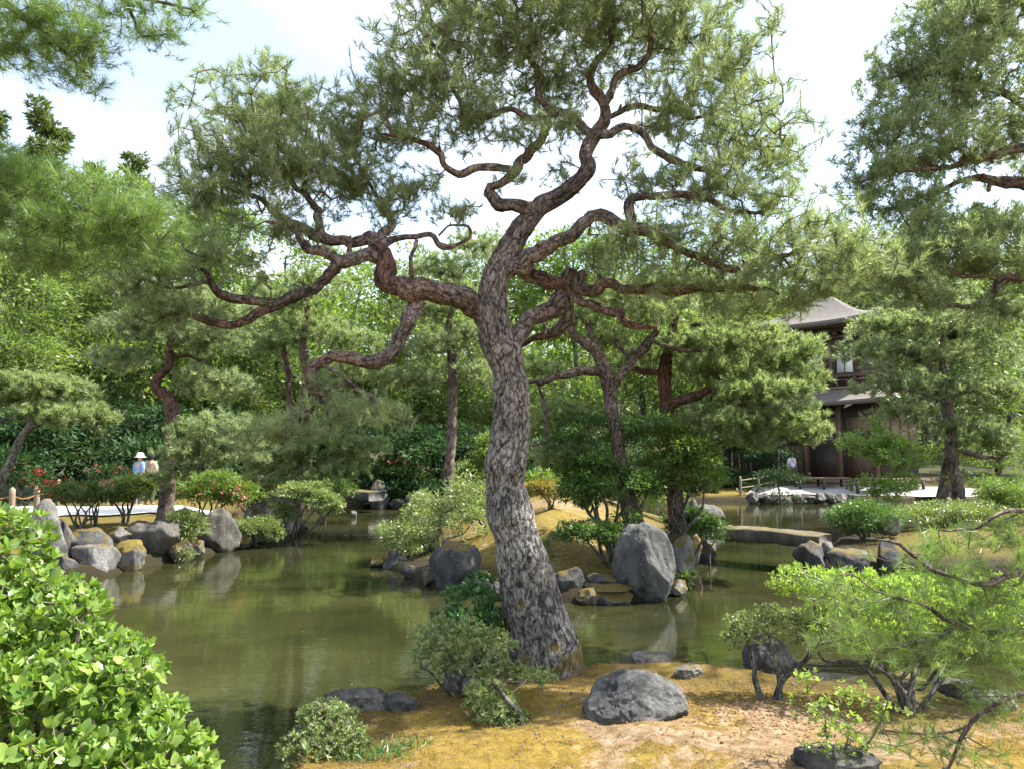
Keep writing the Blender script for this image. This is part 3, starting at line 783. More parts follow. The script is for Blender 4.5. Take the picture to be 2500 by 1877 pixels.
rock_px('rock', 'golden lit shore stone beyond the egg shaped boulder', 1664, 1712, 1308, 1384, 0, 0.9, mat='rock_gold', seed=37)
rock_px('rock', 'grey rounded rock standing in the far water near the stone bridge', 1698, 1778, 1232, 1280, 0, 0.8, mat='rock', seed=38)
rock_px('rock', 'small upright pale rock beside the grey rounded water rock', 1678, 1704, 1217, 1262, 0, 0.9, mat='rock_pale', seed=39, sub=3)
for k, (x, w, y, h) in enumerate([(1215, 60, 1464, 40), (1290, 50, 1466, 34), (1000, 46, 1412, 30)]):
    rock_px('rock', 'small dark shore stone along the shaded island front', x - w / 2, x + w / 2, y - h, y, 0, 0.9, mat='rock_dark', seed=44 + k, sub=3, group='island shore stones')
FILL = [(205, 60, 1345, 40, .25, 'brown mossy stone between the tall pale stone and the wide dark stone'), (290, 50, 1392, 46, 0, 'small brown stone wedged below the golden moss stone'), (432, 54, 1372, 60, 0, 'brown stone filling the shore right of the square block'), (470, 50, 1358, 40, 0, 'low mossy stone under the ferny bush'), (585, 60, 1340, 50, 0, 'brown stone right of the pointed stone'), (630, 54, 1328, 44, 0, 'mossy brown stone left of the craggy stone'), (340, 60, 1300, 30, .4, 'flat brown stone in the moss behind the square block'), (730, 40, 1300, 34, 0, 'small brown stone at the point under the maple'),
        (1060, 70, 1428, 44, 0, 'brown shore stone left of the large shaded island stone'), (1180, 70, 1448, 50, 0, 'mossy shore stone right of the large shaded island stone'), (1440, 60, 1474, 40, 0, 'small brown stone between the square stone and the stepped stone'), (1330, 60, 1470, 44, 0, 'brown shore stone behind the great trunk foot'), (1655, 50, 1454, 40, 0, 'small mossy stone at the foot of the egg shaped boulder'), (920, 40, 1384, 26, 0, 'low mossy stone at the very tip of the island')]
for k, (x, w, y, h, z_, lab) in enumerate(FILL):
    rock_px('rock', lab, x - w / 2, x + w / 2, y - h, y, z_, 0.9, mat='rock_brown' if k % 3 else 'rock_moss', seed=300 + k, sub=3, cuts=14, rough=.11)
# cape on the right
rock_px('rock', 'dark support stone under the end of the slab bridge', 1946, 2030, 1326, 1402, 0, 0.9, mat='rock_dark', seed=51)
rock_px('rock', 'small pale lichened stone above the bridge support stone', 1996, 2034, 1322, 1352, 0.32, 0.9, mat='rock_pale', seed=52, sub=3)
rock_px('rock', 'long low dark stone on the cape shore', 2022, 2140, 1342, 1402, 0, 0.6, mat='rock_dark', seed=53, flat_top=0.3)
rock_px('rock', 'upright knobby dark stone on the cape shore', 2150, 2204, 1320, 1402, 0, 0.9, mat='rock_dark', seed=54)
rock_px('rock', 'low dark stone right of the upright knobby stone', 2206, 2290, 1352, 1404, 0, 0.8, mat='rock_dark', seed=55)
rock_px('rock', 'upright grey stone standing between the clipped hedges', 2156, 2198, 1252, 1302, 0.42, 0.7, mat='rock_pale', seed=56)
for k in range(10):
    x = 1842 + k * 27
    rock_px('rock', 'grey edging stone of the far sand terrace shore', x - 17, x + 17, 1203 + (k * 7) % 6, 1229, 0, 1.0, mat='rock', seed=60 + k, sub=3, cuts=12, group='edging stones of the sand terrace')
# far left inlet
rock_px('rock', 'tall dark stone pillar at the end of the far stone bridge', 900, 948, 1172, 1243, 0, 0.8, mat='rock_dark', seed=71, cuts=12)
rock_px('rock', 'grey stone on the far shore right of the dark pillar', 985, 1050, 1198, 1242, 0, 0.8, mat='rock', seed=72)
rock_px('rock', 'low grey stone at the far waterline before the bushes', 945, 990, 1216, 1242, 0, 0.8, mat='rock_dark', seed=73, sub=3)
rock_px('rock', 'small pale stone showing in the far dark water', 852, 872, 1246, 1262, 0, 0.8, mat='rock_pale', seed=74, sub=3)
# near bank
rock_px('rock', 'dark grey domed boulder on the sunlit moss', 1445, 1682, 1662, 1766, 0.33, 0.78, mat='rock_plain', seed=84, sub=5, cuts=7, rough=0.07, rz=0.15, sink=0.34)
rock_px('rock', 'weathered grey stone on the water edge behind the low azalea', 785, 950, 1690, 1775, 0.12, 0.8, mat='rock', seed=82, sub=5, rz=0.3)
rock_px('rock', 'dark blue grey stone beside the weathered edge stone', 915, 1025, 1695, 1765, 0.15, 0.8, mat='rock_dark', seed=83, sub=4)
rock_px('rock', 'pale flat stone behind the airy azalea stems', 1085, 1165, 1640, 1692, 0.22, 0.8, mat='rock_pale', seed=81, sub=4, flat_top=0.3)
rock_px('rock', 'pale flat stone sunk in the bank edge', 1545, 1640, 1600, 1616, 0.27, 0.8, mat='rock_pale', seed=85, sub=4, flat_top=0.5, sink=0.62)
rock_px('rock', 'thin pale stone lying flush in the moss', 1640, 1720, 1629, 1642, 0.30, 0.6, mat='rock_pale', seed=86, sub=4, flat_top=0.5, sink=0.65)
rock_px('rock', 'dark wedge stone leaning behind the twin stemmed azalea', 1826, 1946, 1556, 1630, 0.27, 0.7, mat='rock_dark', seed=87, sub=4, sink=0.4)
rock_px('rock', 'brown ribbed stone on the right bank edge', 2286, 2392, 1658, 1704, 0.25, 0.7, mat='rock', seed=88, sub=4)
rock_px('rock', 'rounded mossy stone before the right water gap', 2190, 2262, 1646, 1678, 0.25, 0.8, mat='rock_moss', seed=89, sub=4)
rock_px('rock', 'pale flat stone at the right bank edge under the pine sprays', 2370, 2480, 1700, 1730, 0.27, 0.7, mat='rock_pale', seed=90, sub=4, flat_top=0.3, sink=0.3)
rock_px('rock', 'flat stone under the leafy seedling', 1960, 2150, 1842, 1890, 0.40, 0.6, mat='rock', seed=91, sub=4, flat_top=0.4, sink=0.3)
rock_px('rock', 'dark stone at the water under the low azalea', 700, 800, 1790, 1890, 0.0, 0.9, mat='rock_dark', seed=92, sub=4)

# ------------------------------------------------------------------ bridges
def slab(name, label, a, b, width, thick, seed, mat='stone_cut', arch=0.05, joints=()):
    """a flat stone bridge from a to b (tops), slightly bowed and uneven"""
    a, b = np.array(a, float), np.array(b, float)
    n, m = 48, 10
    d = b - a; side = unit(np.array([-d[1], d[0], 0]))
    prof = [(-.5, 0), (-.47, .09), (-.3, .1), (0, .1), (.3, .1), (.47, .09), (.5, 0), (.5, -.8), (.45, -.97), (0, -1), (-.45, -.97), (-.5, -.8)]
    V = []
    for i in range(n + 1):
        t = i / n
        c = a + d * t + np.array([0, 0, math.sin(t * math.pi) * arch])
        for (u, w) in prof:
            V.append(c + side * u * width + np.array([0, 0, w * thick]))
    V = np.array(V); k = len(prof)
    V += fbm(V, 3.5, 4, seed)[:, None] * np.array([0.012, 0.012, 0.02])
    I, J = np.meshgrid(np.arange(n), np.arange(k), indexing='ij')
    f = np.stack([I * k + J, I * k + (J + 1) % k, (I + 1) * k + (J + 1) % k, (I + 1) * k + J], -1).reshape(-1, 4)
    tri = np.vstack([f[:, [0, 1, 2]], f[:, [0, 2, 3]]])
    caps = [(0, j, j + 1) for j in range(1, k - 1)] + [(n * k, n * k + j + 1, n * k + j) for j in range(1, k - 1)]
    tri = np.vstack([tri, caps])
    off = a.copy()
    o = link(name, mesh(name, V - off, tri, False), M[mat], loc=tuple(off))
    return tag(o, label, 'bridge')
bz = 0.62
A_, B_ = G(1700, 1287, bz), G(2015, 1309, bz)
slab('stone_bridge', 'long flat stone slab bridge from the island to the cape', A_, B_, 0.7, 0.22, 5)
slab('stone_bridge', 'far cut stone bridge over the dark inlet', G(795, 1198, 0.72), G(920, 1202, 0.72), 0.9, 0.30, 6, mat='rock_dark', arch=0.04)
rock('rock', 'dark bridge footing on the island side of the slab bridge', A_ * (1, 1, 0) + np.array([0.05, 0.1, -0.1]), (0.8, 0.8, 0.62), 'rock_dark', 77)

# ------------------------------------------------------------------ the pavilion
ZE = 9.0
cC = P(2150, 756, 36.0)[:2]
ax = np.array([-.74, .67]); ax /= np.linalg.norm(ax); bx = np.array([ax[1], -ax[0]])
R_UP = 3.8
ctr = cC + (ax + bx) * R_UP
ang = math.atan2(-bx[1], -bx[0]) + math.pi / 2     # local -Y faces the visible side
pav = thing('pavilion', 'dark two storey wooden temple pavilion behind the pines', 'building', (ctr[0], ctr[1], 0.4), rz=ang)
Z0 = 0.4
def pbox(name, lo, hi, mat, parent=pav):
    return link(name, MB().box(lo, hi).mesh(name), M[mat], parent)
def roof(name, half, z_eave, z_top, half_top, lift, mat, thick=0.28, n=14):
    """a curved hipped roof: concave slopes, upturned corners"""
    V, Fq = [], []
    rings = []
    m = 10
    for i in range(m + 1):
        t = i / m
        h = half + (half_top - half) * t
        z = z_eave + (z_top - z_eave) * (t ** 1.55 * 0.85 + t * 0.15)
        ring = []
        for s in range(4):
            for j in range(n):
                u = -1 + 2 * j / n
                x, y = [(u, -1), (1, u), (-u, 1), (-1, -u)][s]
                zz = z + lift * (abs(u) ** 3) * (1 - t) ** 2
                ring.append((x * h, y * h, zz))
        rings.append(ring)
    under = [(x * 0.99, y * 0.99, z - thick) for x, y, z in rings[0]]
    inner = [(x * 0.80, y * 0.80, z_eave - thick * 0.55) for x, y, z in rings[0]]
    allr = [inner, under] + rings
    k = 4 * n
    for r in allr: V += r
    for i in range(len(allr) - 1):
        for j in range(k):
            Fq.append((i * k + j, i * k + (j + 1) % k, (i + 1) * k + (j + 1) % k, (i + 1) * k + j))
    return link(name, mesh(name, V, Fq, False), M[mat], pav)
zz = lambda z: z - Z0
pbox('stone_base', (-4.6, -4.6, -0.6), (4.6, 4.6, 0.25), 'stone_cut')
pbox('floor', (-4.5, -4.5, 0.251), (4.5, 4.5, 0.5), 'wood_brown')
pbox('lower_wall', (-3.4, -3.4, 0.5), (3.4, 3.4, zz(5.0)), 'wood')
for i in range(5):
    x = -3.4 + i * 1.7
    for (px_, py_) in ((x, -4.2),) + (((-4.2, x),) if True else ()):
        pbox('post', (px_ - .11, py_ - .11, 0.5), (px_ + .11, py_ + .11, zz(4.6)), 'wood_brown')
for i in range(4):
    x = -3.4 + i * 1.7
    pbox('wall_panel', (x + .12, -3.44, 2.9), (x + 1.58, -3.403, 3.6), 'wood_pale')
    pbox('sliding_screen', (x + .10, -3.44, 0.55), (x + 1.60, -3.403, 2.2), 'wood_brown' if i % 2 else 'wood')
    pbox('wall_panel', (3.403, x + .12, 2.3), (3.44, x + 1.58, 3.6), 'wood_pale')
roof('lower_roof', 5.15, zz(4.75), zz(5.55), 2.95, 0.22, 'shingle', 0.22)
pbox('balcony', (-3.15, -3.15, zz(5.45)), (3.15, 3.15, zz(5.62)), 'wood_brown')
for s in range(2):
    for i in range(8):
        x = -3.05 + i * 6.1 / 7
        q = (x, -3.05) if s == 0 else (3.05, x)
        pbox('railing_post', (q[0] - .05, q[1] - .05, zz(5.62)), (q[0] + .05, q[1] + .05, zz(6.2)), 'wood')
for zr in (5.9, 6.2):
    pbox('rail', (-3.25, -3.09, zz(zr)), (3.25, -3.01, zz(zr) + .07), 'wood')
    pbox('rail', (3.01, -3.25, zz(zr)), (3.09, 3.25, zz(zr) + .07), 'wood')
pbox('upper_wall', (-2.35, -2.35, zz(5.62)), (2.35, 2.35, zz(8.6)), 'wood')
for x in (-2.35, -.8, .8, 2.35):
    pbox('post', (x - .1, -2.43, zz(5.62)), (x + .1, -2.352, zz(8.3)), 'wood_brown')
for zr in (6.15, 7.75, 8.25):
    pbox('beam', (-2.5, -2.46, zz(zr)), (2.5, -2.434, zz(zr) + .16), 'wood_brown')
def cusp(name, x, z, w, h, y, t, mat, parent):
    pts = []
    for k in range(13):
        a = k / 12 * math.pi
        c = math.cos(a)
        pts.append((c * w * .5 * (0.86 + .06 * abs(c)), h * .62 + math.sin(a) ** 0.8 * h * .38))
    pts = [(w * .5, 0)] + pts + [(-w * .5, 0)]
    n = len(pts)
    V = [(x + p, y, z + q) for p, q in pts] + [(x + p, y + t, z + q) for p, q in pts]
    tri = [(0, i, i + 1) for i in range(1, n - 1)] + [(n, n + i + 1, n + i) for i in range(1, n - 1)]
    for i in range(n):
        j = (i + 1) % n
        tri += [(i, n + i, n + j), (i, n + j, j)]
    return link(name, mesh(name, V, tri), M[mat], parent)
for x in (-1.55, 0, 1.55):
    w_ = cusp('window', x, zz(6.32), 1.0, 1.28, -2.425, 0.06, 'wood', pav)
    cusp('pane', x, zz(6.38), .82, 1.14, -2.445, 0.015, 'paper', w_)
    pbox('mullion', (x - .02, -2.462, zz(6.38)), (x + .02, -2.448, zz(7.45)), 'wood', w_)
for i in range(9):
    x = -2.4 + i * .6
    pbox('bracket', (x - .12, -2.95, zz(8.32)), (x + .12, -2.36, zz(8.58)), 'wood')
for i in range(26):
    x = -3.5 + i * .28
    pbox('rafter', (x - .05, -3.62, zz(8.72)), (x + .05, -2.3, zz(8.8)), 'wood_brown')
roof('upper_roof', R_UP, zz(ZE), zz(ZE + 2.0), 0.25, 0.26, 'shingle', 0.26)
pbox('finial', (-.3, -.3, zz(ZE + 1.9)), (.3, .3, zz(ZE + 2.3)), 'wood')

# sand terrace before the pavilion
sheet('sand_terrace', [(10.7, 34.1), (12, 34.1), (14, 34.0), (15.8, 33.7), (18, 32.8), (20, 32.1), (21.5, 33), (20, 35), (17, 36), (14, 36.2), (11.5, 35.6)], 0.0, M['sand_grey'], 'pale raked sand terrace before the pavilion', 0.06)
t0, t1 = P(2036, 1215, 32.6), P(2275, 1215, 31.6)
d_ = unit(t1 - t0)
blk = thing('sand_block', 'low square edged mound of pale packed sand on the terrace', 'sand mound', (t0[0], t0[1], H(t0[0], t0[1])), rz=math.atan2(d_[1], d_[0]))
Ls = float(np.linalg.norm((t1 - t0)[:2]))
link('mound', MB().add([(0, 0, -.1), (Ls, 0, -.1), (Ls, 1.6, -.1), (0, 1.6, -.1), (.05, .06, .34), (Ls - .05, .06, .34), (Ls - .05, 1.5, .34), (.05, 1.5, .34)], [(0, 3, 2, 1), (4, 5, 6, 7), (0, 1, 5, 4), (1, 2, 6, 5), (2, 3, 7, 6), (3, 0, 4, 7)]).mesh('mound'), M['sand'], blk)
def bench(label, px0, px1, d, seat=0.55):
    a, b = P(px0, 1170, d), P(px1, 1170, d)
    g = H((a[0] + b[0]) / 2, d)
    o = thing('bench', label, 'bench', ((a[0] + b[0]) / 2, d, g))
    w = (b[0] - a[0]) / 2
    pbox('seat', (-w, -.35, seat - .1), (w, .35, seat), 'wood_brown', o)
    for x in (-w + .1, 0, w - .1):
        for y in (-.3, .3):
            pbox('leg', (x - .05, y - .05, -0.06), (x + .05, y + .05, seat - .1), 'wood', o)
bench('long low dark wooden bench before the pavilion posts', 1942, 2066, 35.2)
bench('long dark wooden bench behind the packed sand mound', 2080, 2250, 34.2, 0.62)

# ------------------------------------------------------------------ pines
def px_path(rows, D):
    """rows (px, py, extra depth, half width px) -> xyz, radius"""
    out = []
    for px, py, dd, hw in rows:
        out.append(np.append(P(px, py, D + dd), hw * (D + dd) / F))
    return np.array(out)
def px_lobes(pads, D):
    """pads (px, py, extra depth, rx px, ry px, depth radius m) -> ellipsoids"""
    return [(P(px, py, D + dd), np.array([rx * (D + dd) / F, rd, ry * (D + dd) / F])) for px, py, dd, rx, ry, rd in pads]
def pine(label, D, trunk, limbs, pads, n, per=3, needles=36, length=0.10, width=None, seed=0, mat='needle', bark='bark_far', shell=0.8,
         step=0.13, rmax=0.03, hi=(40, 0.03), red=(0.0, 1.0), upb=0.6, group=None, reach=0.07, spread=(12, 66), top=0.35, tipr=0.003, sides=3, depth=0.012, cell=0.05, feet=None, foot_drop=0.15, clear=None):
    rng = np.random.default_rng(seed)
    tr = px_path(trunk, D)
    base = tr[0, :3].copy()
    gz = H(base[0], base[1])
    root = thing('pine_tree', label, 'tree', (base[0], base[1], gz), group)
    off = np.array([base[0], base[1], gz])
    # foot below the soil, flared
    foot = tr[0].copy(); foot[2] = min(foot[2], gz) - foot_drop; foot[3] *= 1.12
    tr2 = np.vstack([foot, tr]) if tr[0, 2] - foot[2] > 0.03 else tr
    link('trunk', bark_mesh('trunk', [bark_tube(tr2, hi[0], hi[1], cell, depth, red[0], red[1], seed, crook=.04)], off), M[bark], root)
    nodes = [catmull(tr, 0.10)[:, :3]]
    nodes[0] = nodes[0][int(len(nodes[0]) * 0.35):]
    for k, lb in enumerate(limbs):
        lp = px_path(lb, D)
        sd = max(7, int(min(hi[0] * 0.45, 42) * min(1.0, lp[0, 3] / 0.08) + 7))
        t_ = bark_tube(lp, sd, hi[1] * 1.4, cell * 0.7, depth * 0.8, red[0] * .4 + .45 * red[1], red[1], seed + k + 1, 0.16, crook=.55)
        tl = [t_]
        lc = catmull(lp, .05)
        for _ in range(int(len(lc) / 14) if lp[0, 3] > .02 else 0):       # pruning stubs
            i = int(rng.integers(len(lc) // 8, len(lc) - 2)); rr = lc[i, 3] * rng.uniform(.35, .6)
            dv = unit(rng.normal(size=3) + np.array([0, 0, .5]))
            e0 = lc[i, :3]; ln = lc[i, 3] * rng.uniform(1.4, 2.6) + .01
            tl.append(bark_tube(np.array([np.append(e0, rr * 1.3), np.append(e0 + dv * ln * .6, rr), np.append(e0 + dv * ln, rr * 1.05)]), 8, .012, cell * .5, depth * .5, .2, .5, seed + i, .2))
        lo_ = link('limb', bark_mesh('limb', tl[:1], off), M[bark], root)
        for st in tl[1:]: link('stub', bark_mesh('stub', [st], off), M[bark], lo_)
        nodes.append(catmull(lp, 0.08)[:, :3])
    nodes = np.vstack(nodes)
    lobes = px_lobes(pads, D)
    tg, _ = in_ellipsoids(lobes, n, rng, shell, top)
    tg = tg + rng.normal(size=tg.shape) * 0.03
    if clear is not None: tg = tg[clear(tg)]
    N, par, R, tips, nb = grow(nodes, tg, step, rng, tip=tipr, rmax=rmax)
    tw = link('twigs', twig_mesh('twigs', N, par, R, nb, off, sides), M['twig'], root)
    tw['kind'] = 'stuff'
    d = unit(N[tips] - N[par[tips]])
    pos = [N[tips]]; axs = [d]
    for _ in range(per - 1):
        back = rng.uniform(0, 1, len(tips))[:, None]
        p = N[tips] * (1 - back) + N[par[tips]] * back + rng.normal(size=d.shape) * reach * 0.6
        pos.append(p); axs.append(unit(d + rng.normal(size=d.shape) * 0.7))
    pos, axs = np.vstack(pos), np.vstack(axs)
    axs = unit(axs + np.array([0, 0, upb]))
    w = width or D * 0.00098
    V, T, A = place(needle_templates(needles, length, w, rng, spread=spread, shoot=length * .6), pos, axs, rng)
    cr = link('crown', mesh('crown', V - off, T, False, {'rnd': A}), M[mat], root)
    cr['kind'] = 'stuff'
    return root

# the great leaning pine on the near bank
T_MAIN = [(1338, 1606, 0, 79.0), (1326, 1575, 0, 73.3), (1306, 1500, 0, 71.4), (1278, 1380, 0, 63.0), (1262, 1310, 0, 58.3), (1240, 1230, 0, 51.7), (1234, 1140, 0, 45.1), (1247, 1040, 0, 42.3), (1246, 950, 0, 40.4), (1233, 875, 0, 44.2), (1210, 810, 0, 42.3), (1202, 740, 0, 36.7), (1206, 690, 0, 32.9), (1224, 640, 0, 32.0), (1246, 603, 0, 28.2), (1270, 563, 0, 27.3), (1298, 531, 0, 23.5), (1322, 503, 0, 21.6), (1362, 482, 0, 19.7), (1405, 451, 0, 18.8), (1436, 412, 0, 16.9), (1430, 378, .1, 16.0), (1446, 340, .2, 15.0), (1476, 294, .2, 14.1), (1472, 249, .2, 12.2), (1442, 205, .2, 10.3), (1450, 160, .2, 8.5), (1490, 100, .2, 6.6), (1495, 20, .2, 5.6), (1470, -80, .2, 3.8), (1480, -180, .2, 2.8)]
L_MAIN = [
 [(1200, 800, 0, 32), (1165, 752, -.08, 29), (1120, 732, -.15, 27), (1050, 725, -.25, 25), (985, 715, -.3, 23), (955, 690, -.3, 22), (945, 655, -.3, 20), (928, 628, -.3, 19), (912, 612, -.3, 18)],
 [(925, 628, -.3, 18), (880, 618, -.35, 17), (840, 630, -.4, 16), (815, 655, -.4, 16), (780, 690, -.4, 15), (745, 715, -.45, 14), (679, 741, -.5, 12), (611, 775, -.5, 11), (566, 797, -.5, 10), (520, 790, -.5, 9), (487, 775, -.5, 8), (424, 770, -.5, 5), (370, 790, -.5, 3)],
 [(690, 740, -.5, 10), (640, 735, -.5, 10), (594, 730, -.5, 9), (549, 719, -.5, 9), (526, 702, -.5, 8), (500, 665, -.5, 6), (470, 650, -.5, 3)],
 [(510, 690, -.5, 6), (487, 690, -.5, 5), (424, 702, -.5, 4.5), (362, 688, -.5, 4), (334, 679, -.5, 3), (290, 690, -.5, 2)],
 [(915, 618, -.3, 17), (906, 585, -.25, 17), (849, 583, -.2, 16), (781, 577, -.15, 15), (740, 562, -.1, 12), (707, 549, -.1, 10), (679, 526, 0, 8), (651, 498, 0, 7), (600, 470, 0, 4)],
 [(785, 575, -.15, 10), (778, 540, -.1, 9), (775, 509, 0, 8), (730, 464, .05, 7), (702, 430, .1, 7), (705, 385, .1, 6), (679, 340, .1, 5), (670, 290, .1, 4), (640, 240, .1, 3)],
 [(835, 640, -.4, 12), (809, 628, -.45, 13), (781, 617, -.5, 11), (747, 611, -.5, 10), (730, 583, -.5, 8), (715, 555, -.5, 6), (650, 540, -.5, 4)],
 [(918, 612, -.3, 16), (950, 590, -.25, 9), (1000, 584, -.3, 7), (1047, 574, -.3, 7), (1070, 592, -.3, 8), (1091, 603, -.3, 10), (1112, 600, -.3, 6), (1145, 585, -.3, 5), (1142, 556, -.3, 4.5), (1120, 552, -.3, 4), (1098, 553, -.3, 3.5), (1072, 574, -.3, 3)],
 [(1017, 586, -.3, 6), (1012, 610, -.3, 6), (1004, 639, -.3, 5.5), (1000, 672, -.3, 5), (982, 688, -.3, 4)],
 [(905, 600, -.28, 14), (940, 565, -.2, 12), (950, 540, -.2, 9), (935, 500, -.1, 6), (900, 440, 0, 5), (860, 380, 0, 4)],
 [(1022, 738, -.25, 20), (1008, 765, -.3, 19), (985, 810, -.4, 18), (964, 845, -.4, 17), (931, 872, -.45, 16), (902, 880, -.5, 15), (859, 875, -.5, 15), (819, 873, -.5, 14), (775, 878, -.5, 13), (756, 898, -.5, 12), (760, 928, -.5, 11), (784, 958, -.5, 11), (788, 974, -.5, 10), (766, 985, -.5, 9), (754, 1012, -.5, 9), (722, 1032, -.5, 8), (705, 1058, -.5, 6), (690, 1080, -.5, 4)],
 [(770, 880, -.5, 7), (790, 890, -.5, 6), (816, 908, -.55, 5), (865, 940, -.6, 5), (912, 970, -.65, 4), (948, 1006, -.7, 3), (991, 1029, -.7, 2)],
 [(786, 970, -.5, 6), (802, 1000, -.5, 5), (809, 1052, -.5, 3)],
 [(1240, 660, 0, 22), (1264, 640, -.05, 21), (1297, 618, -.1, 19), (1344, 600, -.2, 18), (1387, 574, -.25, 17), (1407, 550, -.3, 16), (1445, 535, -.3, 16), (1486, 535, -.3, 16), (1521, 556, -.3, 15), (1559, 566, -.3, 13), (1590, 578, -.3, 11), (1640, 600, -.4, 9), (1731, 639, -.5, 9), (1793, 656, -.5, 8), (1872, 639, -.5, 7), (1929, 617, -.5, 6), (1980, 583, -.5, 5), (2042, 571, -.5, 3.5)],
 [(1530, 560, -.3, 14), (1540, 535, -.3, 14), (1538, 492, -.3, 13), (1575, 488, -.3, 11), (1646, 481, -.3, 10), (1720, 482, -.3, 8), (1760, 513, -.3, 6), (1845, 521, -.3, 5), (1900, 500, -.3, 3)],
 [(1245, 860, 0, 26), (1262, 832, .02, 24), (1286, 799, .1, 22), (1308, 773, .15, 21), (1351, 748, .2, 20), (1382, 722, .2, 20), (1378, 700, .2, 18), (1390, 668, .2, 17), (1416, 701, .15, 16), (1445, 713, .1, 16), (1470, 695, .05, 15), (1499, 694, 0, 13), (1543, 706, 0, 12), (1685, 709, -.1, 11), (1765, 706, -.2, 8), (1872, 702, -.2, 5)],
 [(1270, 650, .12, 20), (1297, 667, .15, 20), (1335, 685, .2, 19), (1372, 705, .2, 17)],
 [(1392, 726, .2, 12), (1423, 733, .2, 11), (1467, 751, .2, 10), (1511, 772, .2, 9), (1540, 790, .2, 7), (1600, 800, .2, 4)],
 [(1385, 732, .2, 13), (1388, 750, .25, 12), (1384, 780, .3, 12), (1358, 809, .35, 11), (1315, 822, .4, 9), (1260, 850, .5, 5)],
 [(1318, 508, 0, 18), (1279, 508, -.05, 17), (1243, 507, -.1, 16), (1216, 508, -.12, 20), (1204, 488, -.12, 17), (1196, 466, -.12, 15), (1212, 455, -.12, 13), (1235, 437, -.1, 13), (1257, 415, -.05, 13), (1275, 392, 0, 14), (1310, 352, 0, 12), (1340, 310, .0, 9), (1330, 270, 0, 6)],
 [(1255, 415, -.08, 11), (1206, 413, -.1, 11), (1170, 410, -.12, 10), (1127, 421, -.15, 10), (1092, 411, -.15, 8), (1080, 378, -.2, 8), (1058, 360, -.2, 7), (990, 340, -.25, 6), (934, 328, -.3, 4)],
 [(1448, 335, .2, 12), (1400, 290, .3, 11), (1360, 275, .3, 10), (1312, 230, .3, 8), (1315, 175, .35, 7), (1290, 120, .4, 6), (1300, 60, .4, 4), (1270, -20, .4, 3)],
 [(1365, 278, .3, 8), (1300, 290, .2, 8), (1230, 272, .1, 7), (1165, 285, .1, 7), (1135, 268, 0, 6), (1100, 212, 0, 5), (1080, 150, 0, 4), (1040, 90, 0, 3)],
 [(1446, 340, .2, 13), (1487, 318, .1, 12), (1567, 319, 0, 11), (1595, 360, -.05, 10), (1646, 390, -.1, 10), (1714, 413, -.15, 8), (1782, 390, -.2, 7), (1827, 362, -.2, 5), (1872, 334, -.2, 4)],
 [(1474, 260, .2, 10), (1500, 215, .15, 9), (1520, 175, .1, 9), (1578, 150, 0, 8), (1584, 85, -.1, 7), (1567, 11, -.1, 5), (1600, -60, -.1, 4)],
 [(1480, 290, .2, 8), (1540, 262, .3, 8), (1590, 266, .4, 7), (1646, 277, .4, 6), (1680, 289, .4, 5), (1760, 266, .4, 4), (1830, 200, .4, 3)],
]
PADS_MAIN = [(620, 330, .1, 180, 150, 1.0), (560, 430, 0, 140, 130, .9), (720, 420, -.1, 170, 130, .9), (850, 330, .1, 140, 110, .8), (860, 450, 0, 160, 90, .8), (700, 260, .1, 150, 80, .9), (1000, 480, -.2, 110, 70, .5), (490, 500, -.2, 120, 80, .8),
 (1050, 200, .2, 180, 150, 1.1), (1250, 120, .4, 230, 150, 1.3), (1450, 60, .3, 250, 160, 1.4), (1650, 90, .1, 180, 140, 1.2), (1780, 150, 0, 120, 110, 1.0), (1120, 40, .3, 180, 130, 1.2), (1350, -90, .3, 320, 150, 1.3), (1600, -80, .2, 250, 140, 1.2), (950, 230, 0, 110, 90, .8), (1150, 300, 0, 150, 70, .8), (1350, 230, .5, 150, 70, .8), (980, 330, -.2, 110, 60, .6),
 (1650, 280, .2, 160, 90, 1.0), (1800, 340, -.1, 160, 110, 1.0), (1900, 400, -.2, 90, 80, .8), (1600, 440, -.2, 150, 50, .7), (1760, 460, -.3, 150, 60, .8), (1880, 500, -.4, 110, 50, .7), (1480, 620, -.2, 110, 60, .6), (1640, 580, -.4, 150, 55, .7), (1800, 600, -.5, 170, 60, .8), (1980, 560, -.6, 130, 60, .7), (1300, 345, -.2, 110, 35, .4), (1380, 300, .1, 90, 40, .5), (1250, 440, -.2, 50, 30, .25), (1370, 430, .3, 60, 30, .4), (1620, 700, -.1, 170, 50, .7), (1800, 700, -.3, 150, 50, .7), (1940, 660, -.5, 140, 60, .7), (2080, 600, -.6, 80, 50, .6), (2060, 670, -.6, 90, 45, .6), (2020, 705, -.6, 80, 28, .5), (2090, 690, -.6, 70, 30, .5), (1960, 730, -.5, 110, 35, .6), (2150, 640, -.6, 70, 45, .5), (1840, 760, -.3, 120, 30, .6),
 (520, 620, -.5, 140, 50, .6), (400, 670, -.5, 120, 55, .6), (430, 770, -.5, 110, 45, .5), (620, 690, -.5, 70, 30, .3), (690, 560, -.4, 110, 40, .5), (930, 520, -.2, 60, 40, .3), (1130, 520, -.2, 60, 40, .3), (330, 720, -.5, 90, 50, .5),
 (720, 1040, -.6, 110, 50, .5), (840, 1000, -.6, 110, 45, .5), (640, 1060, -.6, 80, 50, .5), (940, 1020, -.7, 80, 30, .4), (800, 930, -.6, 60, 25, .3)]
pine('great gnarled pine leaning over the pond from the sunlit near bank', 6.62, T_MAIN, L_MAIN, PADS_MAIN, 7000, per=3, needles=22, length=0.098, width=0.0046, seed=4, mat='needle', bark='bark', hi=(150, 0.021), red=(-0.15, 0.95), cell=0.07, depth=0.010, shell=0.88, sides=4, rmax=0.028, tipr=.0036, upb=.75, spread=(8, 56))

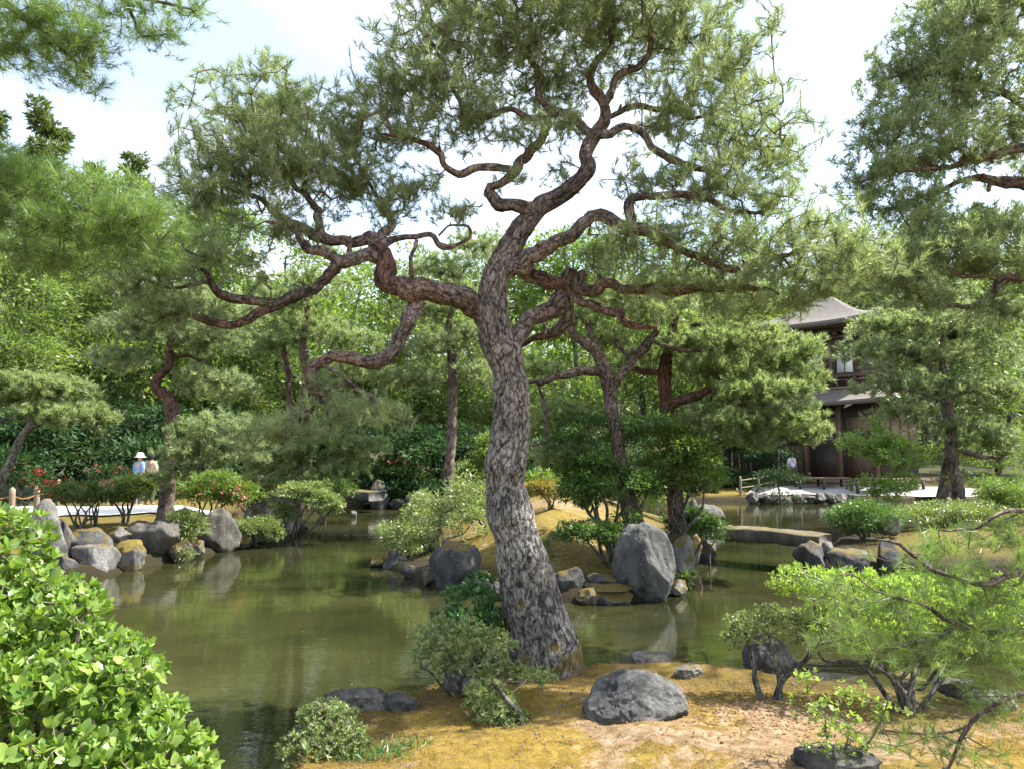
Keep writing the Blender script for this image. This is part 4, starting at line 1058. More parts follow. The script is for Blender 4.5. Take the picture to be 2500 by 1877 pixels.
# the two island pines
T1 = [(1554, 1312, 0, 27), (1542, 1250, 0, 23), (1520, 1170, 0, 17), (1509, 1085, 0, 16), (1495, 1000, 0, 18), (1488, 940, 0, 19), (1474, 900, 0, 18), (1456, 862, 0, 15), (1435, 842, 0, 13), (1400, 816, 0, 10), (1394, 791, 0, 8), (1413, 768, 0, 6)]
L1 = [[(1456, 860, 0, 11), (1447, 815, .1, 10), (1427, 785, .1, 9), (1436, 768, .1, 8), (1466, 750, .1, 6), (1500, 720, .1, 4)],
      [(1470, 905, 0, 11), (1435, 908, -.1, 10), (1385, 915, -.2, 9), (1337, 930, -.2, 8), (1295, 937, -.2, 6), (1240, 930, -.2, 4)],
      [(1312, 935, -.2, 5), (1330, 985, -.2, 5), (1330, 1040, -.2, 5), (1338, 1072, -.2, 4), (1300, 1085, -.2, 3)],
      [(1486, 950, 0, 14), (1521, 908, 0, 13), (1559, 873, .1, 12), (1590, 829, .1, 10), (1603, 800, .1, 8), (1590, 740, .1, 5)],
      [(1590, 830, .1, 6), (1640, 850, .1, 5), (1701, 858, .1, 4.5), (1765, 851, .1, 3)],
      [(1550, 880, .1, 6), (1510, 850, 0, 5), (1490, 820, 0, 4)]]
pine('slim pine with a forked crown behind the egg shaped boulder', 12.6, T1, L1, [(1390, 770, .3, 100, 40, 1.0), (1520, 720, .3, 110, 40, 1.0), (1600, 760, .2, 100, 40, 1.0), (1340, 1010, .4, 90, 40, .7), (1300, 900, .3, 80, 30, .7), (1360, 1110, .4, 80, 35, .6), (1700, 830, .2, 90, 35, .9), (1480, 830, .5, 70, 30, .7)], 900, per=3, needles=22, length=0.115, seed=12, mat='needle_soft', hi=(36, 0.03), red=(0.0, .5), rmax=.03)
T2 = [(1656, 1350, 0, 21), (1650, 1250, 0, 20), (1648, 1180, 0, 19), (1640, 1080, 0, 17), (1628, 1000, 0, 17), (1622, 930, 0, 16), (1628, 870, 0, 14), (1640, 820, 0, 12), (1650, 770, 0, 9), (1680, 720, 0, 6)]
L2 = [[(1632, 995, 0, 13), (1655, 978, -.1, 12), (1684, 964, -.2, 11), (1749, 953, -.3, 9), (1799, 984, -.4, 6), (1860, 990, -.5, 4)],
      [(1642, 828, 0, 9), (1685, 802, 0, 8), (1740, 790, 0, 6), (1800, 800, 0, 4)],
      [(1622, 915, 0, 9), (1590, 905, 0, 8), (1560, 905, 0, 7), (1510, 890, .2, 4)]]
pine('red barked pine on the island with broad soft layers toward the pavilion', 13.3, T2, L2, [(1800, 830, 0, 120, 40, 1.0), (1900, 880, 0, 110, 45, 1.0), (1960, 850, -.2, 50, 40, .6), (1740, 900, -.2, 110, 40, .9), (1850, 960, -.4, 140, 45, 1.0), (1960, 930, -.4, 60, 35, .6), (1900, 1030, -.4, 130, 40, .9), (1760, 1030, -.4, 110, 40, .9), (1980, 1060, -.4, 50, 30, .5), (1840, 1070, -.4, 70, 30, .6), (1680, 700, .2, 90, 40, .9), (1780, 740, .2, 100, 40, .9), (1560, 880, .3, 60, 30, .6)], 2100, per=3, needles=21, length=0.12, seed=13, mat='needle_soft', hi=(36, 0.03), red=(0.5, 1.2), rmax=.03)
# straight pine behind the azalea
pine('straight grey pine trunk rising behind the island azalea', 20.0, [(1092, 1246, 0, 15), (1096, 1150, 0, 13), (1102, 1060, 0, 12), (1105, 960, 0, 11), (1104, 880, 0, 10), (1095, 800, 0, 8), (1110, 720, 0, 6), (1100, 640, 0, 4)], [],
     [(1150, 820, 0, 100, 35, 1.3), (1060, 850, 0, 90, 35, 1.3), (1170, 910, -.2, 70, 35, 1.0), (1040, 760, 0, 90, 35, 1.2), (1150, 730, 0, 100, 35, 1.2), (1080, 660, 0, 90, 35, 1.2), (1160, 600, 0, 80, 30, 1.0), (1020, 930, .4, 80, 30, 1.2)], 1000, per=3, needles=15, length=0.165, seed=14, mat='needle', hi=(24, 0.06), step=.2, rmax=.06, red=(0, .7), cell=.06)
# left bank pines
pine('crooked pine with a hooked orange trunk above the square block', 16.5, [(402, 1286, 0, 25), (405, 1240, 0, 20), (410, 1175, 0, 17), (412, 1085, 0, 14), (420, 1031, 0, 16), (420, 995, 0, 15), (408, 966, 0, 14), (384, 953, 0, 11), (381, 930, 0, 10), (398, 910, 0, 9), (415, 890, 0, 9), (413, 850, 0, 8), (430, 800, 0, 6), (450, 740, 0, 4)],
     [[(414, 1100, 0, 7), (440, 1085, -.3, 7), (500, 1080, -.6, 6), (560, 1060, -.8, 5), (620, 1040, -1, 3)], [(412, 872, 0, 6), (450, 870, .1, 5), (490, 880, .1, 4)]],
     [(520, 1050, -.6, 110, 50, 1.0), (460, 1110, -.7, 90, 40, .9), (580, 1090, -.8, 90, 50, .9), (400, 1165, -.9, 50, 26, .6), (350, 800, .2, 120, 40, 1.2), (500, 830, .1, 110, 40, 1.2), (430, 730, .2, 130, 40, 1.3), (560, 760, .3, 100, 35, 1.1), (300, 880, .3, 90, 35, 1.0), (520, 930, .3, 100, 35, 1.1)], 1700, per=3, needles=19, length=0.14, seed=15, mat='needle', hi=(30, 0.045), step=.17, rmax=.045, red=(0.0, 1.6), cell=.06)
pine('twin trunk pine with light layered boughs by the far inlet', 21.0, [(722, 1262, 0, 17), (725, 1180, 0, 14), (735, 1090, 0, 13), (742, 1000, 0, 12), (748, 920, 0, 11), (740, 840, 0, 9), (750, 760, 0, 6), (740, 690, 0, 4)],
     [[(728, 1150, 0, 10), (712, 1060, .2, 9), (706, 980, .3, 9), (708, 920, .3, 8), (690, 850, .3, 6), (670, 780, .3, 4)], [(745, 960, 0, 7), (800, 950, -.3, 6), (870, 930, -.5, 4)], [(728, 1120, 0, 8), (790, 1090, -.6, 7), (860, 1080, -1, 5)], [(728, 1140, 0, 7), (660, 1120, -.6, 6), (600, 1100, -1, 4)]],
     [(850, 900, -.3, 110, 32, 1.4), (950, 930, -.3, 90, 30, 1.2), (900, 1000, -.4, 110, 32, 1.4), (780, 1080, -.8, 120, 40, 1.4), (880, 1090, -1, 80, 35, 1.1), (680, 1110, -.8, 100, 45, 1.3), (590, 1100, -.8, 70, 45, 1.1), (830, 1150, -1, 90, 30, 1.1), (700, 1170, -1, 110, 28, 1.1), (640, 840, .2, 110, 35, 1.4), (760, 800, .2, 110, 35, 1.4), (680, 740, .2, 110, 35, 1.4), (850, 830, .2, 90, 30, 1.3), (560, 960, .2, 80, 35, 1.2), (770, 690, .2, 90, 35, 1.3)], 2400, per=3, needles=15, length=0.165, seed=16, mat='needle_soft', hi=(24, 0.06), step=.2, rmax=.05, red=(0, .8), cell=.06)
pine('thin pale leaning pine with flat tufted pads beside the rope fence', 13.6, [(-40, 1262, 0, 11), (0, 1178, 0, 10), (22, 1136, 0, 9), (43, 1085, 0, 9), (69, 1045, 0, 9), (88, 1030, 0, 9), (110, 1000, 0, 7), (120, 960, 0, 5)],
     [[(86, 1032, 0, 6), (60, 1020, 0, 5), (0, 1022, 0, 5), (-60, 1015, 0, 4)], [(110, 990, 0, 6), (60, 962, .1, 5), (20, 985, .1, 4), (-30, 1000, .1, 3)], [(95, 1025, 0, 5), (150, 1020, -.1, 4), (220, 1020, -.1, 2)]],
     [(60, 940, 0, 110, 32, .8), (160, 1010, -.1, 110, 30, .8), (240, 1020, -.1, 45, 22, .4), (150, 950, .1, 80, 28, .7), (-20, 960, 0, 80, 30, .7)], 800, per=3, needles=26, length=0.11, seed=17, mat='needle_soft', bark='bark_grey', hi=(24, 0.04), step=.14, rmax=.02, red=(0, .3))
# pine before the pavilion
pine('grey trunked pine before the pavilion with dense rounded boughs', 20.0, [(2346, 1262, 0, 16), (2340, 1200, 0, 14), (2327, 1119, 0, 12), (2322, 1060, 0, 11), (2318, 1002, 0, 10), (2310, 955, 0, 9), (2304, 916, 0, 8), (2300, 850, 0, 6), (2310, 790, 0, 4)],
     [[(2322, 1095, 0, 6), (2370, 1105, -.3, 6), (2420, 1118, -.5, 4), (2470, 1100, -.5, 3)], [(2318, 985, 0, 6), (2250, 960, -.2, 5), (2190, 950, -.3, 4)], [(2310, 940, 0, 6), (2250, 880, 0, 5), (2180, 850, 0, 4)]],
     [(2160, 790, -.2, 90, 34, 1.0), (2190, 800, 0, 130, 38, 1.5), (2320, 790, 0, 130, 40, 1.6), (2130, 860, -.2, 90, 40, 1.2), (2260, 870, 0, 130, 42, 1.5), (2410, 860, 0, 110, 45, 1.5), (2180, 940, -.2, 110, 35, 1.3), (2320, 950, 0, 120, 38, 1.5), (2440, 960, 0, 90, 40, 1.3), (2200, 1010, -.3, 90, 30, 1.1), (2370, 1050, -.2, 110, 35, 1.3), (2280, 720, .2, 110, 35, 1.4), (2430, 770, .2, 90, 40, 1.3), (2460, 1080, -.3, 70, 35, 1.1)], 2000, per=3, needles=15, length=0.165, seed=18, mat='needle', hi=(24, 0.06), step=.2, rmax=.05, red=(0, .4), cell=.06)

# big pine reaching in from the right, its trunk beyond the frame
pine('tall pine reaching in from the right with bluish needle clouds', 8.4, [(2790, 1600, 0, 70), (2770, 1300, 0, 58), (2740, 1000, 0, 50), (2700, 750, 0, 42), (2660, 520, 0, 34), (2600, 330, 0, 26), (2560, 150, 0, 18), (2500, 0, 0, 12), (2460, -140, 0, 6)],
     [[(2650, 480, 0, 22), (2570, 380, -.1, 17), (2500, 362, -.2, 14), (2440, 380, -.2, 11), (2382, 396, -.2, 9), (2297, 407, -.2, 8), (2184, 419, -.2, 5), (2099, 447, -.2, 3)],
      [(2680, 600, 0, 20), (2580, 470, .1, 16), (2500, 447, .1, 14), (2450, 447, .1, 13), (2371, 436, .1, 9), (2280, 470, .1, 5), (2200, 500, .1, 3)],
      [(2720, 820, 0, 22), (2600, 690, -.4, 15), (2500, 680, -.6, 12), (2444, 690, -.6, 11), (2410, 730, -.6, 8), (2376, 747, -.6, 7), (2330, 745, -.6, 6), (2294, 738, -.6, 5), (2284, 715, -.6, 4)],
      [(2450, 688, -.6, 8), (2410, 673, -.6, 6), (2342, 673, -.6, 5), (2308, 651, -.6, 4), (2250, 680, -.6, 2)],
      [(2600, 330, 0, 16), (2480, 240, 0, 11), (2380, 200, 0, 8), (2250, 170, 0, 5), (2150, 200, 0, 3)],
      [(2560, 150, 0, 12), (2450, 60, 0, 8), (2350, 20, 0, 5)]],
     [(2250, 170, 0, 150, 120, 1.2), (2400, 90, 0, 170, 130, 1.3), (2380, 260, 0, 170, 120, 1.3), (2170, 320, -.1, 110, 90, 1.0), (2140, 430, -.2, 90, 45, .8), (2300, 380, -.1, 150, 60, 1.0), (2480, -60, 0, 160, 110, 1.2), (2330, -30, 0, 130, 90, 1.1), (2540, 330, 0, 110, 120, 1.2), (2120, 500, -.1, 80, 35, .7), (2250, 500, 0, 100, 35, .8), (2420, 560, -.4, 130, 50, .8), (2300, 610, -.6, 110, 45, .7), (2400, 640, -.6, 130, 45, .7), (2210, 700, -.6, 70, 45, .5), (2180, 640, -.5, 110, 60, .7), (2120, 700, -.5, 60, 35, .4), (2240, 560, -.3, 90, 40, .7), (2280, 740, -.6, 80, 35, .5), (2450, 760, -.6, 90, 40, .6), (2520, 640, -.5, 80, 80, .8)], 3200, per=3, needles=15, length=0.115, width=0.0088, seed=19, mat='needle', hi=(28, 0.05), step=.13, rmax=.025, red=(0, .3), sides=4)
# pine at the upper left, trunk beyond the frame
pine('pine branch hanging in from the upper left with long needles', 4.6, [(-560, 1900, 0, 130), (-560, 1300, 0, 100), (-520, 800, 0, 80), (-470, 450, 0, 60), (-420, 150, 0, 45), (-360, -100, 0, 30), (-340, -300, 0, 16)],
     [[(-400, 60, 0, 26), (-200, -30, 0, 16), (-60, -20, 0, 12), (30, 20, 0, 9), (60, 50, 0, 8), (130, 75, 0, 7), (190, 95, 0, 5), (250, 100, 0, 3)],
      [(40, 25, 0, 7), (100, 70, .1, 5), (160, 130, .1, 4), (215, 190, .1, 3)],
      [(-100, -25, 0, 8), (120, -60, .2, 7), (280, -20, .2, 5), (330, 50, .2, 4), (345, 85, .2, 3), (410, 85, .2, 2)],
      [(300, -10, .2, 4), (400, 10, .2, 4), (480, 25, .2, 2)],
      [(-460, 480, 0, 30), (-260, 420, .2, 18), (-100, 440, .3, 12), (20, 470, .3, 9), (120, 490, .3, 7), (220, 520, .3, 5), (320, 540, .3, 3)]],
     [(110, 50, 0, 130, 60, .5), (200, 110, 0, 80, 50, .4), (60, 130, 0, 90, 60, .5), (190, 190, .1, 60, 25, .3), (350, 20, .2, 90, 30, .35), (390, 85, .2, 60, 20, .25), (480, 15, .2, 50, 20, .25), (-60, 60, 0, 100, 80, .5), (260, 20, .1, 80, 35, .4),
      (40, 430, .3, 120, 60, .5), (150, 470, .3, 130, 60, .5), (280, 500, .3, 110, 55, .5), (60, 540, .3, 110, 50, .5), (200, 570, .3, 130, 45, .5), (370, 540, .3, 90, 45, .45), (-80, 500, .3, 120, 90, .6), (120, 640, .4, 120, 40, .5), (330, 610, .4, 100, 35, .45)], 1500, per=2, needles=28, length=0.10, width=0.0028, seed=20, mat='needle_near', hi=(30, 0.03), step=.10, rmax=.014, tipr=.002, sides=4, bark='bark_far', red=(0, .2))
# low pine sprays in the right foreground, trunk beyond the frame
pine('low young pine with sparse dark sprays hanging over the right bank', 3.7, [(2860, 1960, .4, 50), (2800, 1750, .4, 42), (2740, 1500, .3, 34), (2690, 1300, .2, 26), (2660, 1100, .1, 16), (2640, 980, .1, 8)],
     [[(2740, 1520, .3, 18), (2600, 1420, .1, 12), (2480, 1400, 0, 8), (2400, 1430, -.1, 6), (2300, 1400, -.1, 5), (2190, 1330, -.1, 4), (2110, 1310, -.1, 2)],
      [(2760, 1600, .3, 18), (2620, 1560, 0, 12), (2500, 1540, 0, 9), (2400, 1530, -.1, 8), (2330, 1520, -.1, 7), (2260, 1480, -.2, 5), (2160, 1450, -.2, 3), (2080, 1400, -.2, 2)],
      [(2340, 1522, -.1, 6), (2280, 1560, -.1, 5), (2200, 1580, -.2, 5), (2150, 1590, -.2, 4), (2080, 1560, -.2, 3), (1990, 1580, -.2, 2)],
      [(2790, 1720, .4, 16), (2650, 1640, 0, 10), (2560, 1660, -.1, 8), (2480, 1690, -.2, 6), (2400, 1750, -.3, 4), (2330, 1850, -.3, 3), (2300, 1930, -.3, 2)],
      [(2440, 1710, -.2, 4), (2350, 1770, -.3, 3), (2250, 1790, -.3, 2.5), (2160, 1780, -.3, 2)],
      [(2680, 1260, .2, 12), (2560, 1250, 0, 8), (2450, 1260, -.1, 6), (2370, 1290, -.1, 4), (2290, 1290, -.1, 2)]],
     [(2300, 1370, -.1, 190, 60, .35), (2430, 1330, 0, 110, 70, .4), (2200, 1480, -.2, 130, 50, .3), (2360, 1490, -.1, 140, 60, .35), (2060, 1560, -.2, 110, 40, .25), (2250, 1590, -.2, 150, 50, .3), (2440, 1590, -.1, 90, 80, .35), (2430, 1720, -.2, 90, 60, .3), (2330, 1830, -.3, 130, 50, .25), (2470, 1200, 0, 60, 50, .3), (2160, 1770, -.3, 70, 30, .2), (2010, 1450, -.2, 60, 40, .2), (2450, 1460, 0, 80, 60, .3), (2660, 1120, .2, 130, 140, .6), (2640, 900, .3, 120, 120, .6), (2720, 1350, .3, 100, 140, .5)], 640, per=2, needles=30, length=0.085, width=0.0019, seed=21, mat='needle_near', hi=(24, 0.03), step=.08, rmax=.010, tipr=.0016, sides=4, red=(0, .2), spread=(8, 60))  # crown pads beyond the frame are added to shade the near bank

# ------------------------------------------------------------------ broad-leaved trees, cedars and shrubs
def leafy(name, label, cat, base, trunk, lobes, n_clump, per_clump, leaf, mat, seed, clump_r=0.3, group=None, bark='bark_grey', trunk_r=0.12, step=0.4, flat=0.6, shell=0.6, rmax=None, sides=5, up=0.7, fine=0, droop=0.0, top=0.3, stems=None, aspect=1.0, tipr=0.008, part='crown', flowers=None):
    """trunk, branches grown to every leaf clump, and leaves filling the clumps"""
    rng = np.random.default_rng(seed)
    base = np.asarray(base, float)
    root = thing(name, label, cat, tuple(base), group)
    nodes = [base[None, :]]
    for k, t in enumerate(trunk):
        t = np.asarray(t, float)
        tube_ = bark_tube(t, 10 if trunk_r > 0.05 else 7, max(0.06, trunk_r * 1.1), max(.03, trunk_r * .35), trunk_r * .08, 0, .3, seed + k, .12)
        link('trunk' if k == 0 and cat == 'tree' else 'stem', bark_mesh('trunk', [tube_], base), M[bark], root)
        nodes.append(catmull(t, step * .5)[1:, :3])
    nodes = np.vstack(nodes[1:] if len(nodes) > 1 else nodes)
    if len(trunk) and cat == 'tree': nodes = nodes[len(nodes) // 3:]
    tg, dd = in_ellipsoids(lobes, n_clump, rng, shell, top)
    N, par, R, tips, nb = grow(nodes, tg, step, rng, tip=tipr, rmax=rmax or trunk_r * .45)
    b_ = link('branches', twig_mesh('branches', N, par, R, nb, base, sides), M['stem'] if cat != 'tree' else M['twig'], root)
    b_['kind'] = 'stuff'
    m = n_clump * per_clump
    c = np.repeat(tg, per_clump, 0); od = np.repeat(dd, per_clump, 0)
    q = unit(rng.normal(size=(m, 3))) * (rng.random(m) ** 0.45)[:, None] * clump_r * rng.uniform(.6, 1.3, n_clump).repeat(per_clump)[:, None]
    q[:, 2] *= flat
    pos = c + q
    dirs = unit(q / max(clump_r, 1e-6) + od * .5 + rng.normal(size=(m, 3)) * .45 + np.array([0, 0, -droop]))
    V, T, A = leaves(pos, dirs, leaf, rng, fine, up, aspect)
    f_ = link(part, mesh(part, V - base, T, False, {'rnd': A}), M[mat], root)
    f_['kind'] = 'stuff'
    if flowers:
        fm, nf, fs, where = flowers
        ok = np.where(where(tg))[0]
        if len(ok):
            ix = rng.choice(ok, nf)
            fp = tg[ix] + unit(rng.normal(size=(nf, 3)) + np.array([0, -.4, .5])) * clump_r * rng.uniform(.8, 1.15, nf)[:, None]
            fp = np.repeat(fp, 5, 0); dr = unit(rng.normal(size=fp.shape) + np.array([0, -.3, .4]))
            V, T, A = leaves(fp, dr, fs, rng, False, .3, 1.5)
            fo = link('flowers', mesh('flowers', V - base, T, False, {'rnd': A}), M[fm], root)
            fo['kind'] = 'stuff'
    return root
def straight(base, top, r, rng, bend=0.05, n=6):
    base, top = np.asarray(base, float), np.asarray(top, float)
    t = np.linspace(0, 1, n)[:, None]
    p = base + (top - base) * t + rng.normal(size=(n, 3)) * bend * np.linalg.norm(top - base) * np.array([1, 1, .2]) * np.sin(t * 3.0)
    p[0, 2] -= 0.15
    return np.hstack([p, r * (1 - 0.75 * t) + 0.004])

def forest_tree(px, D, top_py, width, label, mat='forest', seed=0, leaf=0.17, lower=0.25, clumps=90, per=70, group='trees of the wood beyond the pond', trunk_r=0.2, clump_r=None, name='broadleaf_tree', lean=0.0, bark='bark_grey', flat=.6):
    rng = np.random.default_rng(seed + 50)
    top = P(px, top_py, D)
    g = H(top[0], D)
    b = np.array([top[0], D, g]); h = top[2] - g
    r = width / 2
    lob = []
    for _ in range(7):
        a = rng.uniform(0, 6.28); q = rng.uniform(.1, .6) * r
        zc = g + h * rng.uniform(lower + .12, .86)
        lob.append((np.array([b[0] + math.cos(a) * q, D + math.sin(a) * q, zc]), np.array([r * rng.uniform(.45, .7), r * rng.uniform(.45, .7), h * rng.uniform(.09, .16)])))
    lob.append((np.array([b[0], D, g + h * .86]), np.array([r * .5, r * .5, h * .14])))
    tr = straight(b, (b[0] + lean, D, g + h * .88), trunk_r, rng, .03)
    return leafy(name, label, 'tree', b, [tr], lob, clumps, per, leaf, mat, seed, clump_r or r * .22, group, bark, trunk_r, step=max(.4, h * .05), sides=4, flat=flat)
SIDE = [
 # px, depth, top py, width, kind of leaves, label
 (-60, 26, 520, 8, 'forest', 'bright maple at the edge of the wood beside the rope fence'),
 (150, 30, 470, 9, 'forest', 'tall broadleaf tree behind the leaning pale pine'),
 (330, 33, 430, 10, 'forest', 'rounded broadleaf tree behind the crooked pine'),
 (520, 34, 470, 9, 'maple', 'lime green maple behind the crooked pine'),
 (700, 36, 560, 10, 'forest', 'broad tree behind the twin trunk pine'),
 (880, 38, 640, 9, 'maple', 'light green maple right of the twin trunk pine'),
 (1020, 36, 620, 9, 'forest', 'green tree behind the straight grey pine'),
 (1200, 40, 580, 11, 'forest', 'wide tree behind the great pine trunk'),
 (1400, 38, 560, 10, 'maple', 'yellow green maple seen between the great pine and the forked pine'),
 (1560, 40, 540, 10, 'forest', 'tall tree behind the two island pines'),
 (1760, 44, 540, 11, 'forest', 'tall tree left of the pavilion roof'),
 (1900, 50, 560, 10, 'forest', 'tall tree rising just left behind the pavilion'),
 (2060, 56, 520, 10, 'cedar', 'dark cedar toned tree behind the pavilion roof'),
 (2250, 58, 480, 11, 'cedar', 'dark tree behind the right half of the pavilion'),
 (2430, 54, 500, 11, 'forest', 'tall tree right behind the pavilion'),
 (2600, 44, 560, 11, 'forest', 'tree at the right edge beyond the cape'),
]
for k, (px, D, tp, w, mt, lab) in enumerate(SIDE):
    forest_tree(px, D, tp, w, lab, mt, seed=100 + k, lower=.08 if D < 42 else .15, clumps=150, per=92 if D > 31 else 140, leaf=.34 if D > 40 else .29 if D > 31 else .2)
# dark understorey along the far shore
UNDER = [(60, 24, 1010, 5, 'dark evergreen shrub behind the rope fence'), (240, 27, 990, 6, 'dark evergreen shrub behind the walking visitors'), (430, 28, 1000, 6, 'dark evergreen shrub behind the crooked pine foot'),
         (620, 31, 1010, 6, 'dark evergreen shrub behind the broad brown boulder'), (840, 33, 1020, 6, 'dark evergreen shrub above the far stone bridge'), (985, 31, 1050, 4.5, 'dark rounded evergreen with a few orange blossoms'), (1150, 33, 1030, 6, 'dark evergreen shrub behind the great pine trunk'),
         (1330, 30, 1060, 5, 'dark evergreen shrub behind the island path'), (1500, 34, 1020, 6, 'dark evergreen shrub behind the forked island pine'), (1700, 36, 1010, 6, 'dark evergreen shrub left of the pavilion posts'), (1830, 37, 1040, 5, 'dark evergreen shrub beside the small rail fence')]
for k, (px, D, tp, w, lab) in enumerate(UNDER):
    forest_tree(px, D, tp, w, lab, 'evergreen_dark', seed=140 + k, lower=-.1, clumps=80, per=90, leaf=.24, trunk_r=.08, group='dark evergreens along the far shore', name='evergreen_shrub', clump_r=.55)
def cedar(px, D, top_py, width, label, seed):
    rng = np.random.default_rng(seed)
    top = P(px, top_py, D); g = H(top[0], D); h = top[2] - g
    b = np.array([top[0], D, g])
    lob = []
    for i in range(16):
        t = i / 15
        rr = width / 2 * (1 - t) ** .8 + .5
        a = rng.uniform(0, 6.28)
        lob.append((np.array([b[0] + math.cos(a) * rr * .45, D + math.sin(a) * rr * .45, g + h * (.35 + .63 * t)]), np.array([rr * .62, rr * .62, h * .034])))
    return leafy('cedar_tree', label, 'tree', b, [straight(b, (b[0], D, g + h * .9), .3, rng, .008)], lob, 190, 90, .45, 'cedar', seed, .55, 'cedars above the wood', 'bark_far', .3, step=.8, sides=4)
cedar(112, 48, 205, 6.0, 'tall narrow cedar rising above the wood in tiers', 170)
cedar(-20, 46, 215, 6.0, 'tall cedar beside the narrow tiered cedar', 171)
cedar(330, 60, 368, 8.0, 'distant cedar tops left of the great pine crown', 172)
cedar(245, 58, 390, 7.0, 'small distant cedar between the tiered cedar and the great pine', 173)
cedar(2230, 62, 520, 7.0, 'distant dark cedar showing through the bluish pine', 174)
cedar(2380, 60, 500, 7.0, 'distant dark cedar behind the pavilion at the far right', 175)

# the wooded slope far behind, one mass
rng = np.random.default_rng(90)
n = 48000
x = rng.uniform(-75, 75, n); y = rng.uniform(60, 92, n)
gz = height(x, y, False)
pm = np.stack([x, y, np.zeros(n)], 1)
hmax = 11.0 + 4.0 * vnoise(pm, .16, 4)
z = gz + hmax * rng.random(n) ** .6
V, T, A = leaves(np.stack([x, y, z], 1), unit(rng.normal(size=(n, 3)) + np.array([0, -.3, .2])), .95, rng, 0, .5)
wood = link('distant_wood', mesh('distant_wood', V, T, False, {'rnd': A}), M['forest'])
tag(wood, 'distant green wood covering the slope behind the garden', 'wood', kind='stuff')

def stems_from(base, heads, r, seed, n=5):
    """crooked stems from one foot to several heads"""
    rng = np.random.default_rng(seed)
    out = []
    for h in heads:
        h = np.asarray(h, float); b = np.asarray(base, float) + np.append(rng.normal(size=2) * r * 1.5, 0)
        t = np.linspace(0, 1, n)[:, None]
        p = b + (h - b) * t + rng.normal(size=(n, 3)) * np.linalg.norm(h - b) * .07 * np.sin(t * math.pi)
        p[0, 2] -= .08
        out.append(np.hstack([p, r * (1 - .6 * t)]))
    return out
def shrub_px(name, label, D, foot, pads, n_clump, per, leaf, mat, seed, clump_r=.12, r=.02, cat='shrub', heads=3, **kw):
    """foot (px, py) stands on the ground at depth D; pads (px, py, dd, rx, ry, rd)"""
    f = P(foot[0], foot[1], D); f[2] = H(f[0], f[1])
    lob = px_lobes(pads, D)
    rng = np.random.default_rng(seed)
    hd = [lob[i % len(lob)][0] + rng.normal(size=3) * .05 for i in range(heads)]
    return leafy(name, label, cat, f, stems_from(f, hd, r, seed), lob, n_clump, per, leaf, mat, seed, clump_r, trunk_r=r, step=kw.pop('step', .1), sides=4, tipr=kw.pop('tipr', .003), rmax=r * .7, part='foliage', **kw)

